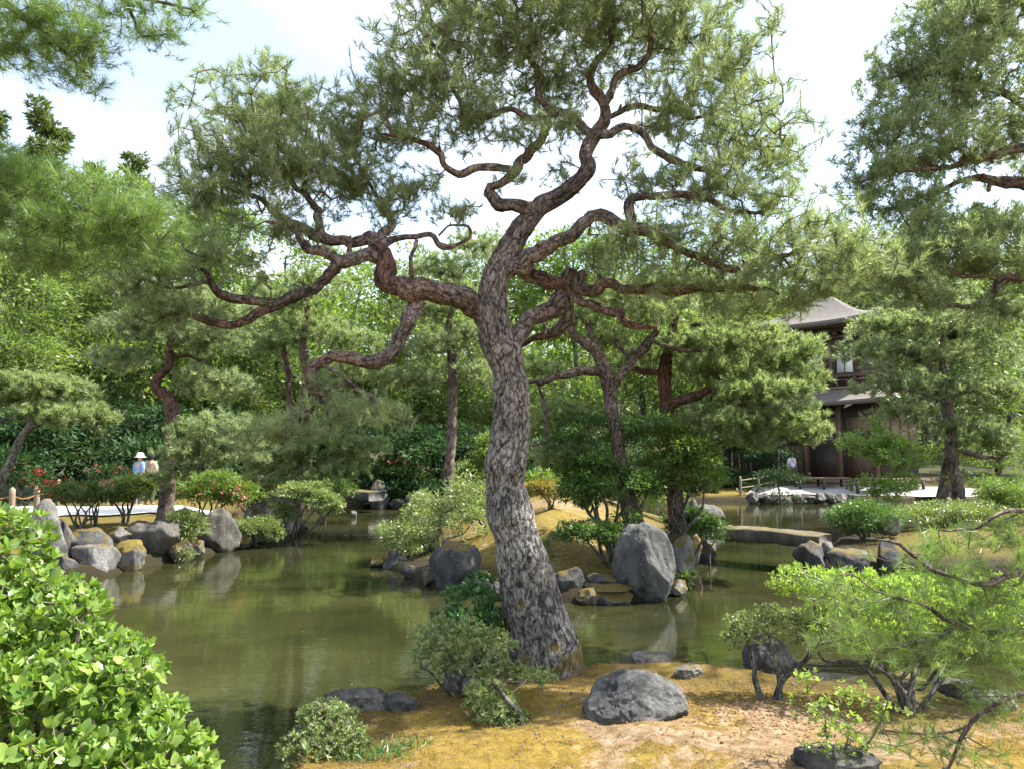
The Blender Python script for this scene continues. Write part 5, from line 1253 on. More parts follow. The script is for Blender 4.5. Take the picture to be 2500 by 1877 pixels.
# --- single leaves on the near shrubs: the largest ones as parts, the rest as one mass
LEAF_MESH = {}
def leaf_mesh(mat, aspect):
    key = (mat, aspect)
    if key not in LEAF_MESH:
        me = mesh('leaf', LEAF_V * np.array([aspect, 1, 1]), LEAF_T, True)
        me.materials.append(M[mat]); LEAF_MESH[key] = me
    return LEAF_MESH[key]
def rosette_bush(name, label, base, lobes, n_ros, leaf, mat, seed, whorl=5, aspect=1.0, r=.02, heads=5, singles=300, up=.5, openness=(25, 75), shell=.5, top=.5, step=.1, cull=None, cat='shrub'):
    """a shrub whose twigs end in whorls of leaves; 300 leaves facing the open side are separate parts"""
    rng = np.random.default_rng(seed)
    base = np.asarray(base, float)
    root = thing(name, label, cat, tuple(base))
    hd = [lobes[i % len(lobes)][0] + rng.normal(size=3) * .06 for i in range(heads)]
    nodes = []
    for k, t in enumerate(stems_from(base, hd, r, seed)):
        link('stem', bark_mesh('stem', [bark_tube(t, 9, .03, .02, .002, 0, .3, seed + k, .1)], base), M['bark_grey'], root)
        nodes.append(catmull(t, .06)[2:, :3])
    tg, dd = in_ellipsoids(lobes, n_ros, rng, shell, top)
    if cull is not None:
        ok = cull(tg); tg, dd = tg[ok], dd[ok]
    N, par, R, tips, nb = grow(np.vstack(nodes), tg, step, rng, tip=.0018, rmax=r * .6)
    link('branches', twig_mesh('branches', N, par, R, nb, base, 4), M['stem'], root)['kind'] = 'stuff'
    # whorl axis: outward and up
    tips_p = N[tips]
    ax_ = unit(unit(N[tips] - N[par[tips]]) * .5 + np.array([0, 0, 1.0]) * up + rng.normal(size=tips_p.shape) * .3)
    m = len(tips_p)
    hvec = unit(np.cross(ax_, rng.normal(size=(m, 3)))); wvec = np.cross(ax_, hvec)
    P_, Y_, S_ = [], [], []
    for lvl in range(2):
        for k in range(whorl if lvl == 0 else max(2, whorl - 2)):
            a = k * 2 * math.pi / whorl + lvl * .6 + rng.uniform(-.35, .35, m)
            th = np.radians(rng.uniform(*openness, m)) * (1.0 if lvl == 0 else .55)
            d = (hvec * np.cos(a)[:, None] + wvec * np.sin(a)[:, None]) * np.sin(th)[:, None] + ax_ * np.cos(th)[:, None]
            P_.append(tips_p + ax_ * (lvl * .35 - .15) * leaf); Y_.append(d); S_.append(leaf * rng.uniform(.55, 1.2, m) * (1 if lvl == 0 else .62))
    Pp, Yy, Ss = np.vstack(P_), np.vstack(Y_), np.concatenate(S_)
    axr = np.tile(ax_, (len(P_), 1))
    z = unit(axr - Yy * (axr * Yy).sum(1, keepdims=True) + rng.normal(size=Yy.shape) * .15)
    x = unit(np.cross(Yy, z)); z = np.cross(x, Yy)
    eye = np.array([0, 0, EYE])
    # the leaves nearest the eye and the light show largest
    score = np.linalg.norm(Pp - eye, axis=1) - Ss * 8 - (Pp @ np.array(SUN)) * .3
    inview = (np.abs(Pp[:, 0] / np.maximum(Pp[:, 1], .1)) < .70) & ((Pp[:, 2] - EYE) / np.maximum(Pp[:, 1], .1) > -.43)
    score = score + np.where(inview, 0, 50)
    order = np.argsort(score)
    sel = order[:singles]; rest = order[singles:]
    lm = leaf_mesh(mat + '_obj', aspect)
    for i in sel:
        o = bpy.data.objects.new('leaf', lm); sc.collection.objects.link(o)
        o.parent = root
        Mx = Matrix(((x[i, 0] * Ss[i], Yy[i, 0] * Ss[i], z[i, 0] * Ss[i], Pp[i, 0] - base[0]), (x[i, 1] * Ss[i], Yy[i, 1] * Ss[i], z[i, 1] * Ss[i], Pp[i, 1] - base[1]), (x[i, 2] * Ss[i], Yy[i, 2] * Ss[i], z[i, 2] * Ss[i], Pp[i, 2] - base[2]), (0, 0, 0, 1)))
        o.matrix_local = Mx
    T = MID_V * np.array([aspect, 1, 1])
    v = (T[None, :, 0:1] * x[rest][:, None] + T[None, :, 1:2] * Yy[rest][:, None] + T[None, :, 2:3] * z[rest][:, None]) * Ss[rest][:, None, None] + Pp[rest][:, None] - base
    f = (np.arange(len(rest)) * len(T))[:, None, None] + MID_T[None]
    a = np.repeat(np.clip(rng.normal(.5, .25, len(rest)), 0, 1), len(T))
    fo = link('foliage', mesh('foliage', v, f.reshape(-1, 3), True, {'rnd': a}), M[mat], root)
    fo['kind'] = 'stuff'
    return root

# big fresh leaved shrub in the left foreground
Lb = px_lobes([(-5, 1350, .2, 85, 120, .3), (70, 1495, .1, 125, 95, .35), (190, 1500, 0, 60, 40, .2), (60, 1640, 0, 200, 130, .45), (200, 1640, -.05, 160, 80, .35), (290, 1660, -.1, 90, 60, .25), (120, 1800, -.1, 260, 130, .45), (330, 1800, -.15, 120, 80, .3), (400, 1860, -.2, 90, 70, .25), (250, 1930, -.2, 250, 110, .4), (-60, 1500, .2, 130, 200, .45)], 2.85)
rosette_bush('leafy_shrub', 'big shrub of fresh lime green pointed leaves in the left foreground', (-1.75, 2.7, H(-1.75, 2.7)), Lb, 1900, .047, 'fresh', 301, whorl=5, aspect=1.3, r=.02, heads=9, shell=.45, top=.6)
# glossy shrub just left of the great trunk
Lg = px_lobes([(1150, 1470, .1, 70, 50, .2), (1130, 1520, 0, 90, 40, .25), (1190, 1530, .1, 50, 50, .2), (1170, 1430, .1, 40, 30, .12)], 6.45)
rosette_bush('glossy_shrub', 'upright glossy dark green shrub against the great pine trunk', (P(1160, 1600, 6.45)[0], 6.45, H(P(1160, 1600, 6.45)[0], 6.45)), Lg, 240, .07, 'glossy', 302, whorl=5, aspect=.75, r=.014, heads=4, up=.9, openness=(25, 65), singles=260)
# airy azalea before it
La = px_lobes([(1100, 1560, -.05, 100, 50, .3), (1180, 1580, 0, 80, 45, .25), (1060, 1600, -.05, 60, 30, .2), (1150, 1630, -.1, 90, 30, .25), (1230, 1640, -.1, 60, 25, .2), (1290, 1660, -.15, 60, 20, .18)], 5.9)
rosette_bush('azalea_shrub', 'airy azalea on thin bare stems at the water edge', (P(1120, 1730, 5.9)[0], 5.9, H(P(1120, 1730, 5.9)[0], 5.9)), La, 620, .042, 'azalea', 303, whorl=5, aspect=.85, r=.014, heads=6, singles=300)
Lc = px_lobes([(1200, 1730, 0, 70, 45, .22), (1240, 1765, -.05, 60, 35, .2), (1190, 1690, .05, 60, 30, .2), (1320, 1650, .15, 40, 18, .12)], 5.2)
rosette_bush('azalea_shrub', 'low twisted azalea with a mossy stump on the golden moss', (P(1275, 1800, 5.1)[0], 5.1, H(P(1275, 1800, 5.1)[0], 5.1)), Lc, 420, .038, 'azalea', 304, whorl=5, aspect=.85, r=.02, heads=3, singles=240)
Ld = px_lobes([(800, 1790, 0, 90, 60, .28), (760, 1830, -.05, 80, 50, .25), (850, 1830, 0, 60, 50, .2), (790, 1740, .05, 60, 25, .18), (800, 1870, -.05, 100, 40, .22)], 4.85)
rosette_bush('azalea_shrub', 'dense low azalea over the dark stone at the water edge', (P(800, 1880, 4.85)[0], 4.95, H(P(800, 1880, 4.85)[0], 4.95)), Ld, 760, .034, 'azalea', 305, whorl=5, aspect=.85, r=.015, heads=5, singles=300)
# twin stemmed azalea on the right
Le = px_lobes([(1830, 1530, 0, 60, 38, .22), (1930, 1525, .05, 80, 40, .25), (1990, 1550, 0, 60, 35, .2), (1800, 1560, -.05, 40, 28, .15), (1880, 1500, .05, 45, 25, .15)], 5.75)
rosette_bush('azalea_shrub', 'small tree like azalea with twin crooked stems on the right bank', (P(1880, 1660, 5.6)[0], 5.6, H(P(1880, 1660, 5.6)[0], 5.6)), Le, 700, .031, 'azalea', 306, whorl=5, aspect=.85, r=.026, heads=3, singles=300)
# lime shrub on the right
Lf = px_lobes([(1960, 1420, 0, 80, 40, .3), (2060, 1440, 0, 120, 50, .35), (2180, 1450, 0, 130, 55, .4), (2300, 1470, 0, 120, 60, .4), (2420, 1470, .1, 130, 70, .4), (2080, 1510, -.05, 120, 45, .35), (2220, 1530, -.05, 130, 45, .35), (2360, 1560, 0, 110, 50, .35), (2480, 1540, .1, 80, 70, .4), (1915, 1440, 0, 40, 20, .15)], 5.6)
rosette_bush('lime_shrub', 'spreading pale lime shrub with narrow leaves behind the right pine sprays', (P(2210, 1690, 5.35)[0], 5.35, H(P(2210, 1690, 5.35)[0], 5.35)), Lf, 1500, .052, 'willow', 307, whorl=5, aspect=.62, r=.018, heads=9, singles=300, up=.7, openness=(20, 60), shell=.6)
# leafy seedling bottom right
Ls_ = px_lobes([(2050, 1780, 0, 80, 45, .18), (2000, 1830, 0, 60, 35, .15), (2110, 1830, 0, 60, 35, .15), (1990, 1720, .05, 60, 45, .15), (2070, 1700, .1, 70, 40, .15), (2170, 1740, .05, 60, 40, .15), (1970, 1660, .1, 40, 30, .1)], 4.15)
rosette_bush('leafy_seedling', 'thin sparse seedling with rounded leaves in the right foreground', (P(2060, 1890, 4.1)[0], 4.1, H(P(2060, 1890, 4.1)[0], 4.1)), Ls_, 120, .036, 'willow', 308, whorl=3, aspect=1.15, r=.008, heads=6, singles=200, shell=.8, openness=(40, 85))

# --- island shrubs
shrub_px('azalea_shrub', 'wide sunlit azalea spilling down the island tip', 14.6, (1040, 1330), [(1000, 1290, 0, 80, 40, .7), (960, 1310, 0, 40, 40, .5), (1080, 1250, .3, 90, 45, .8), (1130, 1210, .4, 70, 50, .7), (1050, 1220, .5, 60, 30, .6), (1150, 1280, -.2, 70, 40, .6), (1020, 1340, -.3, 70, 22, .4)], 150, 72, 0.072, 'azalea', 320, .22, .03, heads=6)
shrub_px('azalea_shrub', 'russet tipped azalea on bare stems beside the island path', 16.0, (1343, 1232), [(1340, 1195, 0, 55, 22, .5), (1370, 1200, 0, 30, 15, .3), (1310, 1190, 0, 30, 15, .3)], 60, 65, 0.065, 'red_azalea', 321, .14, .02, heads=5)
shrub_px('evergreen_bush', 'layered dark evergreen bush round the forked island pine', 12.4, (1500, 1320), [(1430, 1040, .4, 90, 30, .7), (1380, 1080, .4, 60, 26, .6), (1560, 1040, .3, 80, 28, .7), (1430, 1130, .2, 80, 28, .6), (1500, 1180, 0, 110, 36, .7), (1420, 1200, .1, 70, 28, .6), (1580, 1180, 0, 60, 30, .5), (1400, 1160, .3, 60, 26, .5)], 190, 82, 0.078, 'evergreen', 322, .2, .035, heads=8, flat=.45)
shrub_px('maple_bush', 'bright layered maple bush right of the forked island pine', 12.7, (1640, 1340), [(1680, 1090, 0, 90, 22, .6), (1700, 1130, -.1, 90, 24, .6), (1640, 1060, .2, 70, 22, .6), (1730, 1165, -.2, 50, 18, .4), (1610, 1130, 0, 60, 22, .5), (1650, 1170, -.1, 60, 18, .4)], 130, 75, 0.085, 'maple', 323, .2, .035, heads=6, flat=.4)
shrub_px('evergreen_bush', 'low spreading evergreen over the egg shaped boulder', 11.9, (1500, 1360), [(1440, 1290, 0, 90, 18, .5), (1510, 1310, -.1, 60, 18, .4), (1400, 1310, 0, 50, 14, .4), (1540, 1270, 0, 40, 18, .3)], 70, 65, 0.065, 'evergreen', 324, .14, .02, heads=4, flat=.5)
shrub_px('evergreen_bush', 'rounded evergreen bush at the island end of the slab bridge', 13.6, (1690, 1350), [(1700, 1270, 0, 45, 28, .4), (1655, 1275, 0, 35, 26, .4), (1735, 1290, 0, 28, 18, .3)], 70, 75, 0.072, 'evergreen', 325, .15, .025, heads=4)
shrub_px('evergreen_bush', 'light green shrubbery behind the island path', 20.5, (1470, 1250), [(1320, 1170, 0, 50, 25, .7), (1420, 1170, .3, 70, 22, .8), (1560, 1190, 0, 70, 30, .8), (1620, 1210, .2, 50, 22, .7), (1270, 1180, 0, 50, 22, .7)], 110, 75, 0.111, 'maple', 326, .26, .03, heads=5)
shrub_px('fern_clump', 'pale fern clump at the waterline below the golden stone', 11.9, (1672, 1420), [(1672, 1410, 0, 18, 16, .15), (1668, 1385, .2, 14, 14, .12)], 24, 42, 0.098, 'azalea', 327, .08, .008, heads=2, cat='fern')
shrub_px('azalea_shrub', 'round sunlit azalea on the island crest behind the great trunk', 15.6, (1200, 1280), [(1200, 1235, 0, 60, 26, .6), (1160, 1250, -.2, 40, 22, .5), (1240, 1250, -.1, 40, 20, .5)], 90, 70, .07, 'azalea', 328, .17, .025, heads=5)
shrub_px('evergreen_bush', 'low dark evergreen bush on the shaded island slope', 12.6, (1290, 1420), [(1280, 1370, 0, 60, 22, .4), (1330, 1350, .2, 45, 20, .4)], 70, 60, .065, 'evergreen', 329, .14, .02, heads=4)
# --- left bank shrubs
def near_face(lobes_y):
    return lambda t: t[:, 1] < lobes_y
shrub_px('azalea_shrub', 'red and pink flowering azalea before the sand path', 16.2, (195, 1290), [(150, 1205, 0, 40, 18, .4), (200, 1195, 0, 60, 20, .5), (240, 1210, 0, 40, 14, .3)], 70, 65, 0.072, 'evergreen', 330, .17, .025, heads=6, flowers=('flower_red', 70, .06, lambda t: t[:, 0] < P(170, 1200, 16.2)[0]))
shrub_px('azalea_shrub', 'pink flowering azalea on crooked stems before the sand path', 16.4, (232, 1290), [(235, 1200, 0, 50, 14, .4), (215, 1212, 0, 40, 10, .3)], 50, 59, 0.065, 'azalea', 331, .15, .02, heads=5, flowers=('flower_pink', 90, .055, lambda t: t[:, 0] > -99))
shrub_px('azalea_shrub', 'leafy azalea left of the crooked pine trunk', 16.8, (308, 1278), [(305, 1195, 0, 66, 24, .5), (335, 1178, .2, 55, 16, .5), (280, 1210, 0, 40, 16, .4)], 90, 68, 0.078, 'forest', 332, .2, .03, heads=5)
shrub_px('azalea_shrub', 'large rounded azalea with coral blossoms right of the crooked pine', 17.5, (515, 1268), [(510, 1175, 0, 70, 26, .7), (470, 1200, 0, 40, 22, .5), (540, 1205, -.1, 50, 24, .5), (590, 1200, 0, 40, 24, .5)], 130, 72, 0.078, 'maple', 333, .22, .03, heads=6, flowers=('flower_pink', 110, .07, lambda t: t[:, 2] < P(500, 1196, 17.4)[2]))
shrub_px('azalea_shrub', 'orange flowering azalea beside the broad brown boulder', 18.6, (600, 1262), [(605, 1205, 0, 35, 22, .4), (630, 1190, .2, 40, 24, .4)], 60, 65, 0.078, 'evergreen', 334, .18, .025, heads=4, flowers=('flower_pink', 40, .07, lambda t: t[:, 0] > -99))
shrub_px('azalea_shrub', 'red flowering azalea behind the rope fence', 22.5, (60, 1230), [(40, 1165, 0, 60, 18, .6), (95, 1172, 0, 40, 14, .5)], 60, 65, 0.104, 'evergreen_dark', 335, .22, .03, heads=4, flowers=('flower_red', 70, .085, lambda t: t[:, 0] > -99))
shrub_px('azalea_shrub', 'red flowering azalea near the walking visitors', 22.8, (275, 1230), [(275, 1155, 0, 40, 16, .5)], 40, 65, 0.104, 'evergreen_dark', 336, .22, .03, heads=4, flowers=('flower_red', 30, .085, lambda t: t[:, 0] > -99))
shrub_px('ferny_bush', 'pale ferny bush hanging between the square block and the pointed stone', 15.2, (455, 1315), [(450, 1265, 0, 45, 22, .35), (435, 1310, -.2, 28, 22, .3), (450, 1345, -.3, 20, 14, .2), (480, 1285, -.1, 30, 16, .25)], 90, 72, 0.065, 'azalea', 337, .13, .015, heads=4)
shrub_px('ferny_bush', 'low leafy bush at the water between the pointed and craggy stones', 17.2, (620, 1305), [(600, 1290, -.2, 45, 22, .35), (640, 1280, 0, 40, 20, .35), (580, 1310, -.3, 30, 14, .25), (660, 1300, -.1, 30, 16, .25)], 90, 68, 0.065, 'azalea', 338, .13, .015, heads=4)
shrub_px('maple_bush', 'pale green maple leaning out over the water from the left bank', 18.4, (690, 1270), [(740, 1200, -.4, 60, 20, .6), (790, 1220, -.6, 50, 16, .5), (700, 1215, -.2, 40, 20, .5), (760, 1190, -.3, 50, 14, .5), (815, 1238, -.7, 20, 9, .2), (700, 1250, -.3, 28, 18, .3)], 120, 75, 0.085, 'azalea', 339, .18, .03, heads=6, flat=.35)
shrub_px('evergreen_bush', 'clipped dark shrub under the twin trunk pine', 23.0, (770, 1245), [(780, 1180, 0, 50, 24, .7), (830, 1190, .2, 40, 20, .6), (700, 1190, 0, 50, 24, .7)], 70, 75, 0.104, 'evergreen', 340, .25, .03, heads=4)
shrub_px('azalea_shrub', 'orange blossomed dark bush on the far shore', 30.8, (985, 1205), [(985, 1140, 0, 70, 40, 1.2), (1010, 1170, 0, 50, 25, 1.0)], 90, 75, 0.143, 'evergreen', 341, .4, .04, heads=4, flowers=('flower_pink', 50, .12, lambda t: t[:, 2] > P(985, 1150, 30.8)[2]))
shrub_px('evergreen_bush', 'green bush between the straight pine and the great trunk', 21.5, (1160, 1245), [(1150, 1165, 0, 45, 35, .8), (1180, 1120, .2, 40, 30, .7), (1210, 1080, .4, 40, 30, .7)], 90, 75, 0.111, 'forest', 342, .28, .03, heads=4)
# --- cape and pavilion side
shrub_px('hedge_bush', 'clipped dome hedge at the tip of the cape', 16.6, (2110, 1300), [(2110, 1260, 0, 75, 34, 1.0), (2060, 1270, 0, 35, 26, .6), (2150, 1270, 0, 40, 28, .7)], 150, 82, 0.065, 'evergreen', 350, .2, .03, heads=6)
shrub_px('hedge_bush', 'long flat topped hedge behind the upright grey stone', 17.2, (2250, 1300), [(2240, 1262, 0, 60, 30, .8), (2320, 1255, 0, 70, 30, .9), (2400, 1260, 0, 70, 34, .9), (2290, 1242, .3, 60, 14, .6)], 180, 82, 0.065, 'azalea', 351, .2, .03, heads=6)
shrub_px('hedge_bush', 'light green rounded bush at the right end of the cape', 17.8, (2450, 1290), [(2450, 1215, 0, 60, 40, .9), (2500, 1240, 0, 60, 45, .9), (2420, 1190, .2, 45, 26, .7)], 130, 82, 0.072, 'maple', 352, .22, .03, heads=5)
forest_tree(2133, 19.6, 1030, 2.3, 'young maple sapling with vivid green leaves before the sand terrace', 'fresh', 360, .10, .18, 120, 60, None, .035, .2, 'maple_sapling')
forest_tree(2292, 21.5, 800, 4.2, 'thick brown trunked tree beside the grey trunked pine', 'evergreen', 361, .13, .38, 70, 50, None, .24, .4, 'broadleaf_tree', bark='bark_far')
forest_tree(2405, 21.0, 880, 4.0, 'dark crooked maple with spreading green tiers at the right', 'maple', 362, .12, .22, 80, 50, None, .14, .35, 'maple_tree', lean=.8, flat=.35)
forest_tree(2540, 24, 760, 5.0, 'bright maple at the far right of the cape', 'maple', 363, .14, .1, 80, 56, None, .14, .45, 'maple_tree')
forest_tree(1900, 31.5, 1080, 2.6, 'small dark bush under the pavilion eave', 'evergreen_dark', 364, .12, -.1, 40, 50, None, .05, .35, 'evergreen_shrub')

# ------------------------------------------------------------------ fences
def rope_fence(label, pts, hgt, r, mat='wood_pale', rope='rope', sag=.10, rails=None):
    b = np.array([pts[0][0], pts[0][1], H(*pts[0])])
    o = thing('rope_fence' if not rails else 'rail_fence', label, 'fence', tuple(b))
    tops = []
    for k, (x, y) in enumerate(pts):
        g = H(x, y)
        path = np.array([[x, y, g - .1, r], [x + .01, y, g + hgt * .5, r * .97], [x, y, g + hgt, r * .92]]) - np.append(b, 0)
        v, f, *_ = tube(catmull(path, .15), 10)
        link('post', bark_mesh('post', [bark_tube(path, 10, .1, .05, .003, 0, 0, k, .04)], (0, 0, 0)), M[mat], o)
        tops.append(np.array([x, y, g + hgt * .82]))
    lv = [(1.0, sag)] if not rails else [(q, 0) for q in rails]
    for a, c in zip(tops[:-1], tops[1:]):
        for q, sg in lv:
            t = np.linspace(0, 1, 9)[:, None]
            p = a + (c - a) * t - np.array([0, 0, 1]) * (np.sin(t * math.pi) * sg + (1 - q) * hgt * .8)
            pp = np.hstack([p - b, np.full((9, 1), .014 if not rails else .03)])
            v, f, *_ = tube(pp, 6)
            link('rope' if not rails else 'rail', mesh('rope', v, f, True), M[rope], o)
    return o
fy = lambda px, d: (P(px, 1200, d)[0], d)
rope_fence('low rope fence on pale posts along the sand path', [fy(-60, 17.2), fy(30, 17.6), fy(90, 18.2), fy(142, 23.6), fy(263, 23.9), fy(330, 23.9)], .75, .07)
rope_fence('short wooden rail fence at the far shore beside the sand terrace', [fy(1808, 34.2), fy(1852, 34.6), fy(1894, 35.4)], .85, .06, rails=(1.0, .5), rope='wood_pale')

# ------------------------------------------------------------------ visitors
def skin_mesh(name, pts, edges, radii, sub=1):
    me = bpy.data.meshes.new(name)
    me.from_pydata([tuple(p) for p in pts], edges, [])
    o = bpy.data.objects.new(name, me); sc.collection.objects.link(o)
    mod = o.modifiers.new('skin', 'SKIN')
    for i, s in enumerate(me.skin_vertices[0].data):
        s.radius = radii[i] if isinstance(radii[i], tuple) else (radii[i], radii[i]); s.use_root = (i == 0)
    o.modifiers.new('sub', 'SUBSURF').levels = sub
    dg = bpy.context.evaluated_depsgraph_get()
    m2 = bpy.data.meshes.new_from_object(o.evaluated_get(dg))
    bpy.data.objects.remove(o)
    m2.name = name
    for p in m2.polygons: p.use_smooth = True
    return m2
def person(label, x, y, h, rz, shirt, trousers, hat=None, hair=(0.02, 0.015, 0.012)):
    g = H(x, y)
    o = thing('person', label, 'person', (x, y, g), rz=rz)
    s = h / 1.65
    J = dict(hip=(0, 0, .92), waist=(0, 0, 1.05), chest=(0, .01, 1.25), neck=(0, 0, 1.42), chin=(0, -.02, 1.48), head=(0, -.015, 1.56), crown=(0, 0, 1.62),
             shl=(-.18, .01, 1.36), ell=(-.24, .03, 1.10), wrl=(-.22, -.06, .88), hal=(-.21, -.08, .80), shr=(.18, .01, 1.36), elr=(.24, .03, 1.10), wrr=(.22, -.06, .88), har=(.21, -.08, .80),
             hl=(-.09, 0, .88), kl=(-.10, -.04, .48), al=(-.10, .03, .08), tl=(-.10, -.12, .03), hr=(.09, 0, .88), kr=(.10, .02, .48), ar=(.10, .08, .08), tr=(.10, -.06, .03))
    keys = list(J); ix = {k: i for i, k in enumerate(keys)}
    rad = dict(hip=(.15, .11), waist=(.13, .09), chest=(.16, .10), neck=.05, chin=.065, head=(.075, .092), crown=.06, shl=.06, ell=.042, wrl=.03, hal=.035, shr=.06, elr=.042, wrr=.03, har=.035, hl=.085, kl=.058, al=.04, tl=.035, hr=.085, kr=.058, ar=.04, tr=.035)
    E = [('hip', 'waist'), ('waist', 'chest'), ('chest', 'neck'), ('neck', 'chin'), ('chin', 'head'), ('head', 'crown'), ('chest', 'shl'), ('shl', 'ell'), ('ell', 'wrl'), ('wrl', 'hal'), ('chest', 'shr'), ('shr', 'elr'), ('elr', 'wrr'), ('wrr', 'har'), ('hip', 'hl'), ('hl', 'kl'), ('kl', 'al'), ('al', 'tl'), ('hip', 'hr'), ('hr', 'kr'), ('kr', 'ar'), ('ar', 'tr')]
    def sub(ks, es, grow_):
        i2 = {k: i for i, k in enumerate(ks)}
        rr = [tuple((q + grow_) * s for q in rad[k]) if isinstance(rad[k], tuple) else (rad[k] + grow_) * s for k in ks]
        return [np.array(J[k]) * s for k in ks], [(i2[a], i2[b]) for a, b in es], rr
    sk = plain_mat('skin_tone', (0.45, 0.28, 0.2), .6)
    link('body', skin_mesh('body', *sub(keys, E, 0)), sk, o)
    ks = ['chest', 'waist', 'hip', 'shl', 'ell', 'shr', 'elr']
    link('shirt', skin_mesh('shirt', *sub(ks, [('chest', 'waist'), ('waist', 'hip'), ('chest', 'shl'), ('shl', 'ell'), ('chest', 'shr'), ('shr', 'elr')], .018)), plain_mat('shirt_cloth', shirt, .9, tuple(c * .85 for c in shirt)), o)
    ks = ['hip', 'hl', 'kl', 'al', 'hr', 'kr', 'ar']
    link('trousers', skin_mesh('trousers', *sub(ks, [('hip', 'hl'), ('hl', 'kl'), ('kl', 'al'), ('hip', 'hr'), ('hr', 'kr'), ('kr', 'ar')], .012)), plain_mat('trouser_cloth', trousers, .9), o)
    if hat:
        prof = [(0, 1.70), (.06, 1.695), (.10, 1.66), (.112, 1.60), (.12, 1.575), (.19, 1.545), (.185, 1.54), (.11, 1.565)]
    else:
        prof = [(0, 1.668), (.06, 1.655), (.092, 1.61), (.098, 1.55), (.085, 1.49), (.06, 1.47)]
    n = 20
    V = [(r * math.cos(a) * s, (r * math.sin(a) + (.01 if not hat else 0)) * s, z * s) for r, z in prof for a in np.arange(n) * 2 * math.pi / n]
    Fq = [(i * n + j, i * n + (j + 1) % n, (i + 1) * n + (j + 1) % n, (i + 1) * n + j) for i in range(len(prof) - 1) for j in range(n)]
    c = hat or hair
    link('hat' if hat else 'hair', mesh('hat', V, Fq, True), plain_mat('hat_cloth' if hat else 'hair', c, .8), o)
    return o
person('visitor in a white sun hat and blue shirt on the path', *fy(338, 22.6), 1.60, 2.6, (0.16, 0.27, 0.50), (0.08, 0.08, 0.09), hat=(0.78, 0.77, 0.72))
person('dark haired visitor in a beige top beside the visitor with the white hat', *fy(366, 23.0), 1.58, 2.9, (0.55, 0.46, 0.33), (0.10, 0.09, 0.08))
person('visitor in a pale blue shirt standing under the pavilion eave', *fy(1936, 35.9), 1.62, 0.4, (0.5, 0.55, 0.75), (0.04, 0.04, 0.05))

# ------------------------------------------------------------------ moss, litter and grass on the near bank
rng = np.random.default_rng(77)
n = 100000
x = rng.uniform(-1.7, 4.2, n); y = rng.uniform(2.6, 7.2, n)
pm = np.stack([x, y, np.zeros(n)], 1)
z = height(x, y)
ok = (z > .12) & (fbm(pm, 1.7, 4, 41) + .25 * vnoise(pm, 9, 5) > -.02)
ok &= np.abs(x / y) < .72
x, y, z = x[ok], y[ok], z[ok]; m = len(x)
d = unit(np.stack([rng.normal(size=m) * .55, rng.normal(size=m) * .55, np.ones(m)], 1))
L = rng.uniform(.010, .026, m)
b = np.stack([x, y, z - .002], 1)
sd = unit(np.cross(d, rng.normal(size=(m, 3)))) * .0022
V = np.stack([b - sd, b + sd, b + d * L[:, None]], 1).reshape(-1, 3)
M['mossblade'] = leaf_mat('moss_blade', (0.13, 0.10, 0.02), (0.30, 0.22, 0.05), .3, .7)
tag(link('moss', mesh('moss', V, np.arange(3 * m).reshape(-1, 3), False, {'rnd': np.repeat(rng.random(m), 3)}), M['mossblade']), 'short golden moss carpet on the near bank', 'moss', kind='stuff')
n = 14000
x = rng.uniform(-1.5, 4.0, n); y = rng.uniform(2.6, 7.0, n); z = height(x, y)
ok = (z > .2); x, y, z = x[ok], y[ok], z[ok]; m = len(x)
a = rng.uniform(0, 6.28, m); L = rng.uniform(.03, .09, m)
d = np.stack([np.cos(a), np.sin(a), rng.normal(size=m) * .08], 1)
b = np.stack([x, y, z + .006], 1)
sd = np.stack([-np.sin(a), np.cos(a), np.zeros(m)], 1) * .0022
V = np.stack([b - sd, b + sd, b + d * L[:, None]], 1).reshape(-1, 3)
M['litter'] = leaf_mat('dry_needle', (0.10, 0.055, 0.03), (0.30, 0.18, 0.09), .1, .8)
tag(link('fallen_needles', mesh('fallen_needles', V, np.arange(3 * m).reshape(-1, 3), False, {'rnd': np.repeat(rng.random(m), 3)}), M['litter']), 'dry brown pine needles scattered over the near bank', 'litter', kind='stuff')
# grassy tuft of dark blades by the dense low azalea
tb = P(925, 1830, 4.7); tb[2] = H(tb[0], tb[1])
nb_ = 240
a = rng.uniform(0, 6.28, nb_); rr = rng.random(nb_) ** .5
p0 = np.stack([tb[0] + np.cos(a) * rr * .30, tb[1] + np.sin(a) * rr * .16, np.zeros(nb_)], 1)
p0[:, 2] = height(p0[:, 0], p0[:, 1]) - .005
d = unit(np.stack([rng.normal(size=nb_) * .7, rng.normal(size=nb_) * .7, np.ones(nb_)], 1))
L = rng.uniform(.05, .11, nb_)
sd = unit(np.cross(d, rng.normal(size=(nb_, 3)))) * .003
mid = p0 + d * (L * .6)[:, None]
tip = p0 + d * L[:, None] + np.stack([d[:, 0], d[:, 1], -np.ones(nb_) * .6], 1) * (L * .35)[:, None]
V = np.stack([p0 - sd, p0 + sd, mid + sd, mid - sd, tip], 1).reshape(-1, 3)
T = (np.arange(nb_) * 5)[:, None, None] + np.array([(0, 1, 2), (0, 2, 3), (3, 2, 4)])[None]
tag(link('grass_tuft', mesh('grass_tuft', V - tb, T.reshape(-1, 3), False, {'rnd': np.repeat(rng.random(nb_), 5)}), M['glossy'], loc=tuple(tb)), 'low tuft of dark arching grass blades beside the dense low azalea', 'grass', kind='stuff')

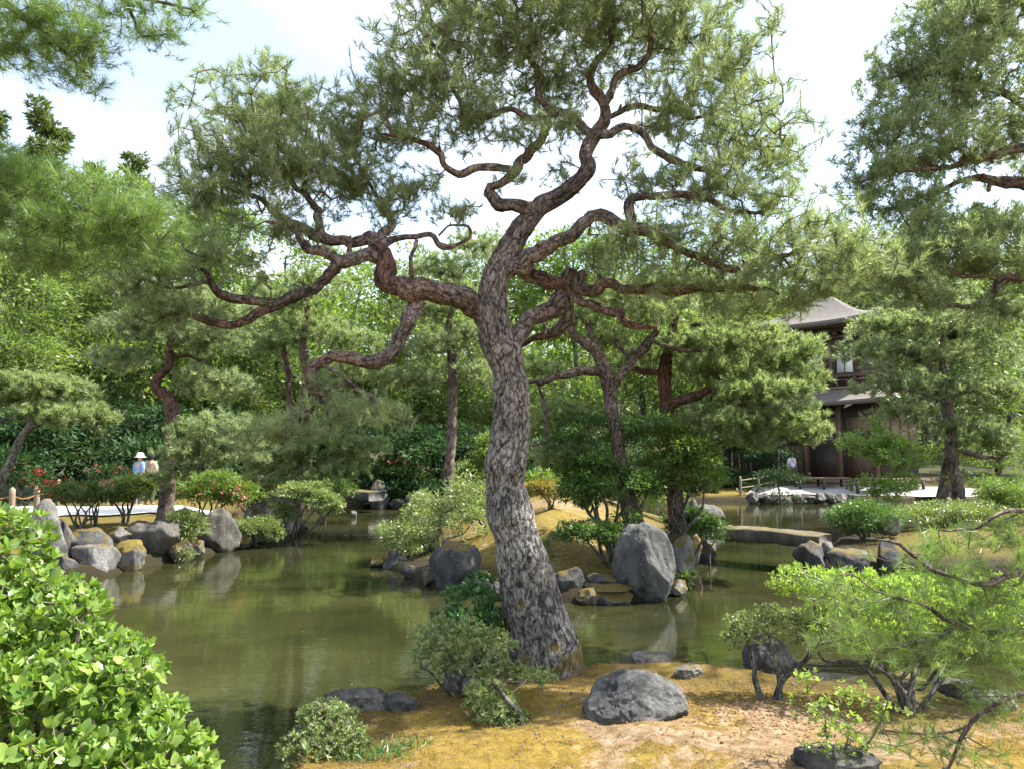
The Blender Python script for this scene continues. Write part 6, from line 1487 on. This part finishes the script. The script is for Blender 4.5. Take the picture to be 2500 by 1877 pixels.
# petals and leaves adrift on the pond
nf_ = 150
fx = rng.uniform(-6, 6, nf_); fyy = rng.uniform(5, 20, nf_)
ok = height(fx, fyy) < -.2
fx, fyy = fx[ok], fyy[ok]
V, T, A = leaves(np.stack([fx, fyy, np.full(len(fx), .006)], 1), np.stack([rng.normal(size=len(fx)), rng.normal(size=len(fx)), np.zeros(len(fx))], 1), .035, rng, 2, 40.0)
V[:, 2] = .004 + np.abs(V[:, 2] - .006) * .3
tag(link('floating_leaves', mesh('floating_leaves', V, T, False, {'rnd': A}), M['red_azalea']), 'scattered fallen leaves floating on the pond', 'litter', kind='stuff')

# grit and small pebbles, dead leaves under the twin stemmed azalea
v0, f0 = ICO[3]
keep = 320
gxp = rng.uniform(-1.2, 4.0, keep); gyp = rng.uniform(3.2, 6.7, keep); gzp = height(gxp, gyp)
mb = MB(3)
import bmesh
bm_ = bmesh.new(); bmesh.ops.create_icosphere(bm_, subdivisions=1, radius=1)
pv = np.array([q.co[:] for q in bm_.verts]); pf = np.array([[w.index for w in q.verts] for q in bm_.faces]); bm_.free()
for a_, b_, c_ in zip(gxp, gyp, gzp):
    if c_ < .2: continue
    s_ = rng.uniform(.004, .014)
    mb.add(pv * s_ * rng.uniform(.6, 1.3, 3) * rng.uniform(.8, 1.2, (len(pv), 1)) + np.array([a_, b_, c_]), pf)
tag(link('grit', mb.mesh('grit'), M['rock_pale']), 'small pebbles and grit scattered on the near bank', 'pebbles', kind='stuff')
n = 900
c0 = P(1850, 1690, 5.2)
x = c0[0] + rng.normal(size=n) * .45; y = 5.25 + rng.normal(size=n) * .32; z = height(x, y)
ok = z > .2; x, y, z = x[ok], y[ok], z[ok]
V, T, A = leaves(np.stack([x, y, z + .008], 1), np.stack([rng.normal(size=len(x)), rng.normal(size=len(x)), rng.normal(size=len(x)) * .25], 1), .028, rng, 1, 2.0)
tag(link('dead_leaves', mesh('dead_leaves', V, T, False, {'rnd': A}), M['litter']), 'brown dead leaves under the twin stemmed azalea', 'litter', kind='stuff')
